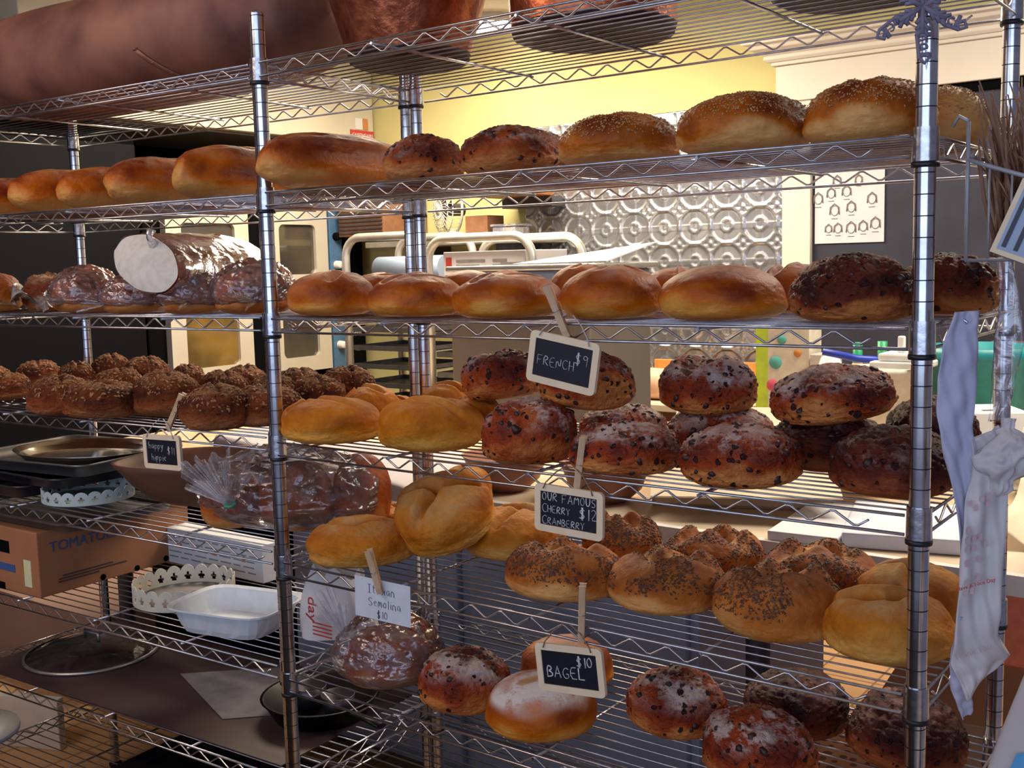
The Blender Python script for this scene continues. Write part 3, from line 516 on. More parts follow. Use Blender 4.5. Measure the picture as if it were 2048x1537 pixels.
BREADS = [
('R1','fruit',0.318,0.075,1.5830,0.071,0.068,0.080,0,"round fruit loaf with one big raisin on its side, beside the long brown loaf"),
('R2','fruit',0.494,0.082,1.5830,0.081,0.077,0.080,0,"tall dark fruit loaf with torn crust tips, left of the first sesame loaf"),
('R3','fruit',0.404,0.320,1.5830,0.051,0.049,0.097,0,"dark fruit loaf peeking out behind the gap before the first sesame loaf"),
('S1','sesame',0.693,0.088,1.5830,0.093,0.089,0.078,0,"leftmost sesame-topped loaf on the second shelf, dented in the middle"),
('S2','sesame',0.897,0.086,1.5830,0.091,0.087,0.086,0,"middle sesame loaf with large pale patch on its lower right side"),
('S3','sesame',1.077,0.080,1.5830,0.083,0.079,0.083,0,"biggest and rightmost front sesame loaf beside the right chrome post"),
('S4','sesame',1.117,0.250,1.5830,0.060,0.057,0.088,0,"pale loaf end sticking out right of the right chrome post, second shelf"),
('B0','plain',-1.081,0.060,1.3545,0.061,0.058,0.095,0,"plain brown loaf cut by the left picture edge, third shelf"),
('B1','crust',-0.951,0.120,1.3545,0.063,0.060,0.095,0,"dark crusty loaf with pale top behind crumpled plastic, third shelf far left"),
('B2','bag',-0.729,0.082,1.3545,0.076,0.073,0.096,0,"bagged round loaf, leftmost of the four in bags under the cut loaf"),
('B3','bag',-0.523,0.070,1.3545,0.070,0.067,0.080,0,"smallest bagged round loaf directly under the cut white loaf end"),
('B4','bag',-0.320,0.072,1.3545,0.069,0.066,0.087,0,"bagged round loaf under the right half of the cut loaf"),
('B5','bag',-0.146,0.088,1.3545,0.079,0.075,0.099,0,"bagged round loaf partly hidden by the middle chrome post"),
('C1','boule',0.076,0.078,1.3545,0.084,0.079,0.084,0,"leftmost unbagged french boule on the third shelf, orange side toward bagged bread"),
('C2','boule',0.288,0.078,1.3545,0.086,0.082,0.078,0,"second french boule from left with notch in its floury top"),
('C3','boule',0.487,0.078,1.3545,0.092,0.088,0.077,0,"third french boule from left with slashed top, left of the clothespin"),
('C4','boule',0.686,0.078,1.3545,0.078,0.074,0.082,0,"french boule just right of the clothespin with crackled floury top"),
('C5','boule',0.868,0.078,1.3545,0.091,0.086,0.078,0,"rightmost smooth domed french boule in the front row"),
('D1','fruitd',1.060,0.078,1.3545,0.080,0.076,0.092,0,"large dark craggy fruit loaf left of the right chrome post, third shelf"),
('D2','fruitd',1.131,0.250,1.3545,0.064,0.061,0.088,0,"dark fruit loaf with raisins showing, right of the right chrome post, third shelf"),
('C6','boule',0.000,0.290,1.3545,0.073,0.069,0.076,0,"back row boule seen between the first and second french boules"),
('C7','boule',0.234,0.290,1.3545,0.071,0.068,0.077,0,"back row boule seen between the second and third french boules"),
('C8','boule',0.497,0.290,1.3545,0.065,0.062,0.085,0,"back row boule peeking out left of the crackled french boule"),
('C9','boule',0.681,0.290,1.3545,0.065,0.062,0.076,0,"back row boule peeking over the gap left of the smooth domed boule"),
('C10','boule',0.889,0.290,1.3545,0.069,0.065,0.079,0,"back row boule seen between the smooth domed boule and dark craggy loaf"),
('H1','hippie',-1.140,0.090,1.1260,0.067,0.064,0.074,0,"whole grain roll cut by left picture edge, front row of fourth shelf"),
('H2','hippie',-0.750,0.014,1.1260,0.077,0.073,0.090,0,"whole grain roll second from left in front row of fourth shelf"),
('H3','hippie',-0.607,0.031,1.1260,0.090,0.086,0.084,0,"wide whole grain roll with straight groove on top, left of the leaning clothespin"),
('H4','hippie',-0.497,0.115,1.1260,0.075,0.072,0.102,0,"dark shaded whole grain roll set back behind the leaning clothespin"),
('H5','hippie',-0.225,0.037,1.1260,0.075,0.071,0.092,0,"whole grain roll just right of the leaning clothespin, front row"),
('H6','hippie',-0.177,0.125,1.1260,0.077,0.073,0.082,0,"front row whole grain roll partly behind the middle post, next to first golden roll"),
('H7','hippie',-1.343,0.300,1.1260,0.063,0.060,0.078,0,"whole grain roll in back row above the second front roll"),
('H8','hippie',-1.560,0.280,1.1260,0.058,0.055,0.057,0,"whole grain roll at far left edge of the back row"),
('H9','hippie',-1.147,0.300,1.1260,0.054,0.051,0.082,0,"small whole grain roll in back row between leftmost and tallest rear rolls"),
('H10','hippie',-1.113,0.385,1.1260,0.055,0.053,0.098,0,"highest showing whole grain roll in the back row beside the rear left post"),
('H11','hippie',-0.930,0.370,1.1260,0.066,0.063,0.098,0,"pointed rear whole grain roll right of the one beside the rear left post"),
('H12','hippie',-0.890,0.260,1.1260,0.063,0.060,0.078,0,"whole grain roll in the middle row directly behind the grooved roll"),
('H13','hippie',-0.770,0.380,1.1260,0.049,0.046,0.081,0,"small rear whole grain roll seen above the dark shaded roll"),
('H14','hippie',-0.452,0.240,1.1260,0.059,0.056,0.092,0,"dark topped whole grain roll behind the roll right of the clothespin"),
('H15','hippie',-0.552,0.380,1.1260,0.064,0.060,0.089,0,"rear whole grain roll below the left oven window"),
('H16','hippie',-0.251,0.210,1.1260,0.058,0.055,0.092,0,"whole grain roll of the middle row directly behind the roll at the middle post"),
('H17','hippie',-0.356,0.380,1.1260,0.059,0.056,0.088,0,"rear whole grain roll just right of the middle post"),
('H18','hippie',-0.181,0.270,1.1260,0.063,0.060,0.089,0,"flaky whole grain roll between rear rolls and leftmost golden roll"),
('H19','hippie',-0.208,0.390,1.1260,0.066,0.063,0.098,0,"rightmost whole grain roll of the back row, next to the golden rolls"),
('E1','golden',0.100,0.046,1.1260,0.096,0.092,0.082,0,"front golden roll against the right side of the middle post"),
('E2','golden',0.000,0.250,1.1260,0.061,0.058,0.079,0,"golden twisted roll behind the gap between the two front golden rolls"),
('E2b','golden',-0.001,0.330,1.1260,0.039,0.037,0.046,0,"small golden knob of a roll far back on the fourth shelf"),
('E3','golden',0.321,0.068,1.1260,0.093,0.089,0.092,0,"front golden brown roll with long slash, second from middle post"),
('E4','golden',0.173,0.290,1.1260,0.059,0.056,0.090,0,"golden roll standing behind the slashed golden brown roll"),
('E5','golden',0.310,0.215,1.1260,0.054,0.052,0.080,0,"shaded golden roll between slashed roll and cherry cranberry pile"),
('F3','cherry',0.542,0.050,1.1260,0.080,0.076,0.104,0,"front floury cranberry loaf below and left of the FRENCH sign, leftmost of its row"),
('F1','cherry',0.373,0.215,1.1980,0.078,0.074,0.090,0,"very dark cranberry loaf on pile left of and behind the FRENCH sign"),
('F2','cherry',0.585,0.150,1.2110,0.079,0.075,0.089,0,"cranberry loaf half hidden behind the FRENCH sign"),
('F4','cherry',0.718,0.054,1.1260,0.085,0.081,0.077,0,"low dark cranberry loaf right of the OUR FAMOUS sign clothespin"),
('F4b','cherry',0.607,0.235,1.1260,0.076,0.072,0.075,0,"cranberry loaf with pale floured slashes behind the low dark one"),
('F5','cherry',0.767,0.235,1.2010,0.079,0.075,0.088,0,"tall cranberry loaf on top with wide dark open split and floury right half"),
('F6','cherry',0.785,0.235,1.1260,0.090,0.086,0.086,0,"cranberry loaf with floury top notch below the tall split loaf"),
('F7','cherry',0.906,0.055,1.1260,0.085,0.081,0.085,0,"front cranberry loaf with many raisin spots, middle of the pile"),
('F8','cherry',0.989,0.200,1.2060,0.091,0.086,0.081,0,"smooth arched cranberry loaf leaning on top at the right of the pile"),
('F9','cherryd',0.965,0.235,1.1260,0.086,0.081,0.084,0,"nearly black loaf in shade under the smooth arched cranberry loaf"),
('F10','cherryd',1.105,0.102,1.1260,0.083,0.079,0.089,0,"front dark loaf against the right chrome post, fourth shelf"),
('F11','cherryd',1.099,0.300,1.1260,0.066,0.063,0.108,0,"dark loaf at the back right corner behind the right chrome post, fourth shelf"),
('G1','semolina',0.139,0.068,0.8975,0.100,0.095,0.084,0,"golden semolina loaf with curved fold, lowest left beside the Italian Semolina clothespin"),
('G3','semolina',0.358,0.255,0.8975,0.095,0.090,0.096,0,"golden semolina loaf with pale ridged top right of the tilted one"),
('G4','semolina',-0.015,0.330,0.8975,0.063,0.060,0.039,0,"small part of a semolina loaf behind left of the tilted loaf"),
('G2','semolina',0.269,0.170,0.9525,0.098,0.093,0.107,0,"large golden semolina loaf tilted on top of its neighbours with Y-shaped seam"),
('G5','semolina',0.189,0.320,0.9575,0.054,0.051,0.086,0,"semolina loaf peeking over the top of the tilted loaf"),
('K1','herb',0.562,0.110,0.8975,0.098,0.094,0.086,0,"leftmost herb-topped roll with pale round patch at its lower right"),
('K2','herb',0.570,0.290,0.8975,0.072,0.069,0.101,0,"herb-topped roll behind right of the OUR FAMOUS sign"),
('K3','herb',0.740,0.141,0.8975,0.096,0.091,0.087,0,"second herb-topped roll in front row with torn pale patch"),
('K4','herb',0.743,0.300,0.8975,0.089,0.084,0.095,0,"back herb-topped roll with pale cross cut, between second and third front rolls"),
('K5','herb',0.933,0.123,0.8975,0.095,0.091,0.099,0,"largest herb-topped roll in front row, third from left"),
('K6','herb',0.935,0.290,0.8975,0.095,0.091,0.098,0,"back herb-topped roll with wide pale cross cut, nearest the right post"),
('M1','semolina',1.099,0.112,0.8975,0.087,0.083,0.094,0,"pale golden folded loaf in front behind the right chrome post, fifth shelf"),
('M2','semolina',1.093,0.245,0.8975,0.080,0.076,0.097,0,"golden loaf behind the pale folded one at the right end of the fifth shelf"),
('N1','bag',0.177,0.085,0.6688,0.080,0.076,0.102,0,"round loaf sealed in clear bag below the Italian Semolina card"),
('N2','cherry',0.367,0.077,0.6688,0.085,0.080,0.103,0,"fruit loaf with white flour patch next to the bagged loaf, bottom row"),
('N3','flour',0.538,0.074,0.6688,0.094,0.089,0.090,0,"round orange loaf with floury white top under the BAGEL sign"),
('N4','plain',0.465,0.260,0.6688,0.088,0.083,0.084,0,"smooth brown round loaf hidden behind the BAGEL sign"),
('N5','cherry',0.722,0.200,0.6688,0.083,0.079,0.100,0,"floury cranberry loaf right of the BAGEL sign, bottom row"),
('N6','cherry',0.903,0.125,0.6688,0.084,0.079,0.100,0,"floury craggy loaf cut by the bottom picture edge"),
('N7','cherryd',0.889,0.308,0.6688,0.086,0.082,0.095,0,"dark shaded loaf behind and between the two floury cranberry loaves"),
('N8','cherryd',1.072,0.288,0.6688,0.089,0.084,0.105,0,"dark round loaf behind the foot of the right chrome post, bottom row"),
]
SEEDV = {'R1':(3,0),'F5':(11,1),'F2':(12,3),'F3':(13,0),'F7':(14,3),'F8':(15,3),'G1':(21,0),'G2':(22,1),'G3':(23,2),'M1':(24,0),'K1':(31,0),'K3':(32,0),'K5':(33,0),'K4':(34,1),'K6':(35,1),'K2':(36,1),'E1':(41,1),'E3':(42,0),
         'C1':(51,1),'C2':(52,0),'C3':(53,0),'C4':(54,2),'C5':(55,3),'S1':(61,0),'S2':(62,1),'S3':(63,3),'N3':(71,0),'N5':(72,0),'N6':(73,2),'H3':(81,0),'D1':(91,0)}
KISS = {'S2': [(.55,-.8,-.15,.42),(-.8,-.5,-.3,.25)], 'S3': [(.1,-1,-.1,.40),(-.6,-.8,-.3,.3)], 'S1': [(-.95,-.3,-.1,.45)], 'K1': [(.45,-.85,-.15,.36)], 'K3': [(.1,-1,-.25,.36),(-.4,-.8,-.3,.3)], 'C5': [(-.5,-.85,-.2,.5)],
        'C3': [(.2,-.95,-.2,.35)], 'R1': [(-.6,-.8,-.2,.5)], 'F8': [(.1,-1,-.1,.55)], 'F2': [(.85,-.45,.1,.6)], 'D1': [(.45,-.85,-.3,.3)], 'D2': [(.95,-.1,.0,.55)], 'S4': [(.8,-.6,.2,1.0)]}
ROTX = {'G2': (.50, .10), 'F8': (.10, -.12), 'F2': (.08, .15), 'F5': (.1, .05), 'F1': (-.05, -.15)}
for i, (nm, k, x, y, z, a, b, h, rz, lab) in enumerate(BREADS):
    sd, var = SEEDV.get(nm, (i*3+100, None))
    back = y > .28 or (x < -.4 and y > .2)
    me = bread_mesh(KN[k], k, a, b, h, sd, 6 if back or k == 'bag' else 6, var, KISS.get(nm))
    o = link(KN[k], me, CR[k]); o.location = (x, y, z); rx, ry = ROTX.get(nm, (R.uniform(-.02,.02), R.uniform(-.03,.03)))
    o.rotation_euler = (rx, ry, rz)
    tag(o, lab, 'bread', GR[k])
    if k == 'sesame': scatter('sesame_seeds', me, 2600, .0020, sd, M['seed'], o, .42, .05, .4)
    if k == 'herb': scatter('toasted_flakes', me, 3600, .0022, sd, M['flake'], o, .40, .0, .25, clump=.75, irregular=1)
    if k == 'hippie': scatter('oat_flakes', me, 260 if back else 420, .0042, sd, M['oat'], o, .45, .1, .18, irregular=.6)
    if k in ('fruit', 'fruitd', 'cherry', 'cherryd') and not back:
        scatter('raisins', me, 55, .0048, sd, M['raisin'], o, .08, -.7, .55, irregular=.8, rounded=True)
# long italian loaves lying front to back on the second shelf
LOAVES = [(-1.070,.155,.070,.16,.100,'leftmost long loaf, cut by the picture edge, second shelf',1), (-.868,.165,.072,.165,.108,'long pale loaf second from left, dusted with flour, second shelf',2),
          (-.690,.165,.058,.16,.100,'smaller orange long loaf wedged between two paler ones, second shelf',3), (-.508,.170,.066,.165,.110,'long loaf with pale end and floury back, fourth from left, second shelf',4),
          (-.288,.185,.072,.17,.118,'large long loaf just left of the middle post, second shelf',5), (.080,.112,.070,.182,.106,'deep brown long loaf right of the middle post, shelf of its own colour',6)]
for x, y, a, b, h, lab, sd in LOAVES:
    ks = [(0, -1, -.15, .48)]
    me = bread_mesh('italian_loaf', 'loaf', a, b, h, sd+200, 6, 0, ks, loaf=True)
    if sd == 6: lab = 'deep brown long loaf with glossy side, just right of the middle post, second shelf'
    o = link('italian_loaf', me, CR['loaf']); o.location = (x, y, 1.5832); o.rotation_euler = (0, 0, .05 if x < 0 else 0)
    tag(o, lab, 'bread', 'long loaves on the second shelf')

# ---------------------------------------------------------------- room
def struct(name, mb, mat, **k):
    o = mb.build(name, mat, **k); o['kind'] = 'structure'; return o
struct('floor', MB().box(-3.6, -1.9, -.1, 2.6, 3.3, 0), M['tile'])
struct('ceiling', MB().box(-3.6, -1.9, 2.6, 2.6, 3.3, 2.7), M['ceil'])
struct('wall_back', MB().box(-3.6, 3.15, 0, 2.6, 3.3, 2.6), M['yellow'])
struct('wall_left', MB().box(-3.7, -1.9, 0, -3.55, 3.3, 2.6), M['black'])
# cased opening with its dark panel door and crown
cas = MB(); cas.box(-.310, 3.10, 0, -.185, 3.15, 2.09); cas.box(-.335, 3.09, 2.085, 1.62, 3.15, 2.235)
cas.box(-.35, 3.075, 2.235, 1.64, 3.15, 2.25)
prof = [(0, 2.25), (.02, 2.25), (.03, 2.262), (.028, 2.275), (.05, 2.29), (.075, 2.30), (.08, 2.315), (.10, 2.32), (.10, 2.332), (0, 2.332)]
vs = []; n_ = len(prof)
for x in (-.35, 1.64):
    for d, z in prof: vs.append((x-(d if x < 0 else -d), 3.15-.06-d, z))
fs = [(i, (i+1) % n_, n_+(i+1) % n_, n_+i) for i in range(n_)]+[tuple(range(n_))[::-1], tuple(range(n_, 2*n_))]
cas.add(vs, fs); struct('trim_1', cas, M['white'], bevel=.003)
struct('door_1', MB().box(-.185, 3.125, 0, 1.6, 3.148, 2.055), M['navy'])
struct('trim_2', MB().box(-.185, 3.11, 2.05, 1.6, 3.15, 2.086), M['black'])
# pressed tin backsplash
TX0, TX1, TZ0, TZ1, CELL = -1.682, -.312, .80, 2.105, .157
def tin_h(u, v):
    a = (u/CELL) % 1; b = (v/CELL) % 1; e = min(a, 1-a, b, 1-b); h = 0
    h += .0035*math.exp(-(e/.022)**2)+.002*math.exp(-((e-.07)/.015)**2)
    for cx, cy in ((0,0),(1,0),(0,1),(1,1)):
        d = math.hypot(a-cx, b-cy); h += .005*math.exp(-((d-.50)/.035)**2)
        h += .004*math.exp(-((d-.16)/.04)**2)
    d = math.hypot(a-.5, b-.5); h += .006*math.exp(-(d/.07)**2); an = math.atan2(b-.5, a-.5)
    h += .004*math.exp(-((d-.17-.05*math.cos(4*an))/.03)**2)
    return h
tb = MB(); NX, NZ = 210, 200
tb.grid(lambda s, t: (TX0+s*(TX1-TX0), 3.142-tin_h(s*(TX1-TX0), t*(TZ1-TZ0)), TZ0+t*(TZ1-TZ0)), NX, NZ)
o = tb.build('tin_backsplash', M['tin'], solid=.004); tag(o, 'pressed tin backsplash in square ornamental tiles on the yellow wall', 'backsplash')
# left run: hood, refrigerator, oven
h = MB(); h.box(-3.5, 1.1, 2.112, -2.70, 3.13, 2.59)
t = empty('exhaust_hood', (0, 0, 0), label='cream steel exhaust hood above the ovens with a red maker sticker', cat='hood')
h.build('hood_body', M['hood'], t, bevel=.006)
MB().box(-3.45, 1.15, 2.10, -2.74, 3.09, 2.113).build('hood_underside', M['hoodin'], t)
TO = Matrix.Translation((-2.694, 3.06, 2.152)) @ Matrix.Rotation(PI/2, 4, 'Z') @ Matrix.Rotation(PI/2, 4, 'X')
st = MB(); st.box(-2.699, 2.945, 2.125, -2.695, 3.125, 2.180).build('maker_sticker', M['labelred'], t)
s2 = MB(); s2.box(-2.699, 2.985, 2.185, -2.695, 3.04, 2.245); s2.build('sticker_emblem', M['paper'], t)
MB().box(-2.699, 3.042, 2.185, -2.695, 3.082, 2.245).build('sticker_emblem', M['bottleorange'], t)
txt('CAPTIVEAIRE', .028, 'sticker_lettering', M['paper'], t, Matrix.Translation((-2.6925, 3.035, 2.152)) @ Matrix.Rotation(PI/2, 4, 'Z') @ Matrix.Rotation(PI/2, 4, 'X'))
t = empty('refrigerator', (-3.0, .7, 0), label='tall black refrigerator in the dark behind the left shelves', cat='refrigerator')
MB().box(-.45, -1.75, 0, .30, .90, 2.04).build('cabinet', M['black'], t, bevel=.01)
for y in (-1.7, -.83, .04):
    d = MB().box(.30, y, .12, .335, y+.84, 2.0).build('door', M['blackgloss'], t, bevel=.008)
    MB().tube([(.345, y+.08, .9), (.375, y+.08, .92), (.375, y+.08, 1.38), (.345, y+.08, 1.4)], .009).build('door_handle', M['steeldark'], d)
def rr_frame(mb, y0, z0, y1, z1, ry0, rz0, ry1, rz1, x0, x1, rad=.03):
    """door leaf (x is depth) with a rounded window opening"""
    K = 6; inner = []
    for cx, cz, a0 in ((ry1-rad, rz1-rad, 0), (ry0+rad, rz1-rad, 90), (ry0+rad, rz0+rad, 180), (ry1-rad, rz0+rad, 270)):
        for k in range(K+1):
            a = math.radians(a0+90*k/K); inner.append((cx+rad*math.cos(a), cz+rad*math.sin(a)))
    outer = []
    for (a, b) in inner:
        q = inner.index((a, b))//(K+1); c = [(y1, z1), (y0, z1), (y0, z0), (y1, z0)][q]; outer.append(c)
    n = len(inner); vs = []
    for x in (x1, x0):
        vs += [(x, a, b) for a, b in inner]; vs += [(x, a, b) for a, b in outer]
    fs = []
    for i in range(n):
        j = (i+1) % n
        fs += [(i, j, n+j, n+i), (2*n+i, 3*n+i, 3*n+j, 2*n+j), (i, 2*n+i, 2*n+j, j), (n+i, n+j, 3*n+j, 3*n+i)]
    mb.add(vs, fs)
t = empty('double_oven', (-2.70, 0, 0), label='stacked convection oven with glass doors and a blue control strip', cat='oven')
MB().box(-.75, 1.64, .10, -.04, 3.05, 1.78).build('oven_body', M['black'], t, bevel=.01)
for (z0, z1) in ((.905, 1.30), (1.335, 1.755)):
    for (y0, y1, amber) in ((1.735, 2.215, z0 < 1), (2.325, 2.745, False)):
        d = MB(); rr_frame(d, y0, z0, y1, z1, y0+.085, z0+.075, y1-.085, z1-(.09 if z0 > 1 else .06), -.04, 0)
        d = d.build('oven_door', M['ovenwhite'], t)
        MB().box(-.03, y0+.08, z0+.07, -.018, y1-.08, z1-.055).build('oven_window', M['glassamber'] if amber else M['glassdark'], d)
    c = MB().box(-.04, 2.765, z0-.02, -.005, 2.855, z1).build('control_panel', M['ovenblue'], t, bevel=.003)
    for zz in (z0+.12, z0+.27):
        K = MB(); K.lathe([(.0,.035),(.017,.035),(.02,.03),(.022,0),(.022,-.002)], 16, M=Matrix.Translation((-.004, 2.808, zz)) @ Matrix.Rotation(PI/2, 4, 'Y')); K.build('knob', M['plasticwhite'] if zz < z0+.2 else M['black'], c)
txt('Vulcan', .045, 'maker_name', M['paper'], t, Matrix.Translation((-.037, 2.95, 1.075)) @ Matrix.Rotation(PI/2, 4, 'Z') @ Matrix.Rotation(PI/2, 4, 'X'))
MB().box(-.6, 1.7, 0, -.1, 3.0, .10).build('oven_plinth', M['black'], t)

# wall shelf and what stands on it
t = empty('wall_shelf', (0, 0, 0), label='dark wall shelf holding the fan and the brown carton', cat='shelf')
MB().box(-2.42, 2.74, 1.535, -1.44, 3.14, 1.565).build('board', M['steel'], t, bevel=.004)
for x in (-2.2, -1.62): MB().box(x, 2.80, 1.42, x+.02, 3.14, 1.535).build('bracket', M['steeldark'], t)
t = empty('desk_fan', (-1.93, 2.86, 1.566), rz=-.45, label='white caged desk fan on the wall shelf', cat='fan')
MB().lathe([(0,0),(.07,0),(.07,.012),(.02,.02),(.016,.05),(0,.05)], 24).build('base', M['fanwhite'], t)
cg = MB(); RX = Matrix.Translation((0, 0, .145)) @ Matrix.Rotation(PI/2, 4, 'X')
for rr_, dz in ((.118, 0), (.118, .05), (.09, .065), (.045, .075)): cg.tube([RX @ Vector((rr_*math.cos(a*PI/18), rr_*math.sin(a*PI/18), dz)) for a in range(36)], .003 if dz else .007, 5, closed=True)
for a in range(30):
    an = a*PI/15; cg.tube([RX @ Vector((r_*math.cos(an+tw), r_*math.sin(an+tw), dz)) for r_, dz, tw in ((.118,.0,0),(.118,.05,0),(.09,.068,.1),(.045,.075,.25),(.02,.076,.35))], .0016, 4)
cg.lathe([(0,.078),(.028,.078),(.03,.07)], 20, M=RX)
cg.build('cage', M['fanwhite'], t)
bl = MB()
for k in range(3):
    a = k*2*PI/3; bl.add([RX @ Vector((r_*math.cos(a+o_), r_*math.sin(a+o_), z_)) for r_, o_, z_ in ((.02,0,.02),(.10,-.25,.015),(.105,.45,.045),(.02,.5,.04))], [(0,1,2,3)])
bl.lathe([(0,.05),(.025,.05),(.03,.0),(.03,-.06),(0,-.07)], 16, M=RX); bl.build('blade', M['cageblack'], t, solid=.002)
o = MB().box(-1.80, 2.80, 1.566, -1.665, 2.93, 1.672).build('carton', M['brownbox']); tag(o, 'small brown carton beside the white fan', 'box')
t = empty('food_container', (-1.57, 2.86, 1.566), label='clear plastic food container right of the brown carton', cat='container')
MB().box(-.07, -.06, 0, .07, .06, .05).build('tub', M['bagmilky'], t, bevel=.01); MB().box(-.075, -.065, .05, .075, .065, .06).build('lid', M['bagmilky'], t)
t = empty('bread_tray', (-1.59, 2.88, 1.76), label='orange tray on a high bracket above the fan', cat='tray')
MB().box(-.17, -.15, 0, .17, .15, .012).build('tray_floor', M['orange'], t); MB().box(-.17, -.16, .012, .17, -.15, .05).build('rim', M['orange'], t)
MB().box(-.15, .14, -.05, .15, .255, -.0).build('bracket', M['steeldark'], t)
t = empty('louvred_unit', (-2.56, 2.9, 1.60), label='brown louvred metal unit on the wall right of the ovens', cat='vent')
MB().box(-.11, -.10, 0, .22, .24, .20).build('housing', M['brownbox'], t, bevel=.004)
lv = MB()
for k in range(9): lv.box(-.10, -.108, .015+k*.02, .21, -.098, .024+k*.02)
lv.build('louvres', M['steeldark'], t)
# sheet pan racks
def rack(x, y, wd, dp, ztop, label, n=7):
    t = empty('sheet_pan_rack', (x, y, 0), label=label, cat='rack', group='sheet pan racks by the back wall')
    for yy in (0, dp):
        K = 6; pts = [(0, yy, .0), (0, yy, ztop-.09)]
        pts += [(.09-.09*math.cos(a*PI/2/K), yy, ztop-.09+.09*math.sin(a*PI/2/K)) for a in range(1, K+1)]
        pts += [(wd-.09+.09*math.sin(a*PI/2/K), yy, ztop-.09+.09*math.cos(a*PI/2/K)) for a in range(0, K+1)]
        pts += [(wd, yy, .0)]
        MB().tube(pts, .019, 8).build('end_frame', M['alu'], t)
    rl = MB()
    for k in range(n):
        for xx in (.03, wd-.03): rl.box(xx-.012, .02, .80+k*.085-.003, xx+.012, dp-.02, .80+k*.085)
    rl.build('runners', M['alu'], t)
    for k in range(n-2):
        p = empty('sheet_pan', (x+.03, y+.0, .80+k*.085+.001), label='grey sheet pan on the %s runner from the bottom of the %s pan rack' % (['first','second','third','fourth','fifth','sixth'][k], 'right' if 'right' in label else 'left'), cat='pan', group='sheet pans in the racks')
        m = MB(); m.box(.0, 0, 0, wd-.06, dp-.02, .003); m.box(0, -.002, 0, wd-.06, .003, .022); m.box(0, dp-.023, 0, wd-.06, dp-.02, .022)
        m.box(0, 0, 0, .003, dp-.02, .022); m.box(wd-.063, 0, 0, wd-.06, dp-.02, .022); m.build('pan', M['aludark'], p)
rack(-1.455, 2.12, .535, .36, 1.548, 'aluminium rack with the white box on top, right one')
rack(-2.10, 2.28, .47, .36, 1.575, 'aluminium rack with grey roll on top, left one')
def box_obj(name, loc, d, mat, label, cat, rz=0, group=None, bevel=.003):
    o = MB().box(-d[0]/2, -d[1]/2, 0, d[0]/2, d[1]/2, d[2]).build(name, mat, loc=loc, rot=(0, 0, rz), bevel=bevel); return tag(o, label, cat, group)
t = empty('printed_box', (-1.19, 2.29, 1.345), label='long white box with red and grey print on the right pan rack', cat='box')
MB().box(-.2, -.15, 0, .22, .15, .148).build('carton', M['paper'], t, bevel=.003)
MB().box(-.185, -.1525, .085, -.155, -.150, .125).build('red_mark', M['labelred'], t)
pr = MB()
for i, (a, b_) in enumerate([(-.13,.02),(.06,.13)]): pr.box(a, -.1525, .105, b_, -.150, .115); pr.box(a, -.1525, .088, b_-.03, -.150, .094)
pr.box(.10, -.1525, .075, .20, -.150, .10); pr.build('print', M['labelgrey'], t)
o = MB().tube([(-2.0, 2.40, 1.43), (-1.6, 2.40, 1.43)], .055, 20).build('paper_roll', M['bluegrey']); tag(o, 'grey roll lying in the top of the left pan rack', 'roll')
t = empty('dough_bin', (-.60, 1.80, 0), label='steel counter bin with blue front edge and white papers on it', cat='bin')
MB().box(-.31, -.2, .882, .27, .2, 1.36).build('bin_body', M['binbeige'], t, bevel=.01); MB().box(-.31, -.2, 1.36, .27, .2, 1.415).build('blue_edge', M['bluegrey'], t, bevel=.01); MB().box(-.32, -.21, 1.415, .30, .21, 1.435).build('lid', M['alu'], t, bevel=.006)
o = MB().add([(-.72,1.72,1.437),(-.30,1.66,1.44),(-.28,1.95,1.50),(-.70,1.98,1.452)], [(0,1,2,3)]).build('paper_sheets', M['paper'], solid=.004); tag(o, 'white sheets lying on the steel counter bin', 'paper')
# back counter
t = empty('back_counter', (0, 0, 0), label='counter along the back wall under the tin backsplash', cat='counter')
MB().box(-.90, 2.42, .84, -.19, 3.13, .87).build('worktop', M['tablewood'], t, bevel=.004); MB().box(-.88, 2.5, 0, -.2, 3.12, .84).build('cabinet', M['tan'], t)
box_obj('wooden_board', (-.60, 3.05, .871), (.60, .025, .115), M['orange'], 'orange wooden board leaning under the tin backsplash', 'board')
lg = MB(); lg.lathe([(0,-.2),(.045,-.19),(.062,-.13),(.066,0),(.062,.13),(.045,.19),(0,.2)], 20, M=Matrix.Translation((-.66, 2.56, .935)) @ Matrix.Rotation(PI/2, 4, 'Y'))
tag(lg.build('dough_log', M['dough']), 'pale raw dough log on the back counter', 'dough')
t = empty('wall_outlet', (-1.065, 3.135, 1.0), label='outlet with a plugged white cord left of the tin backsplash bottom', cat='outlet')
MB().box(-.04, -.01, -.06, .04, .005, .06).build('plate', M['plasticwhite'], t, bevel=.003); MB().box(-.012, -.04, -.015, .012, -.01, .015).build('plug', M['labelred'], t)
tag(MB().tube([(-1.08,3.09,1.10),(-1.06,3.09,1.03),(-1.02,3.05,.96),(-.97,2.95,.90),(-.9,2.8,.878)], .007, 6).build('power_cord', M['plasticwhite']), 'white power cord running down onto the back counter', 'cord')

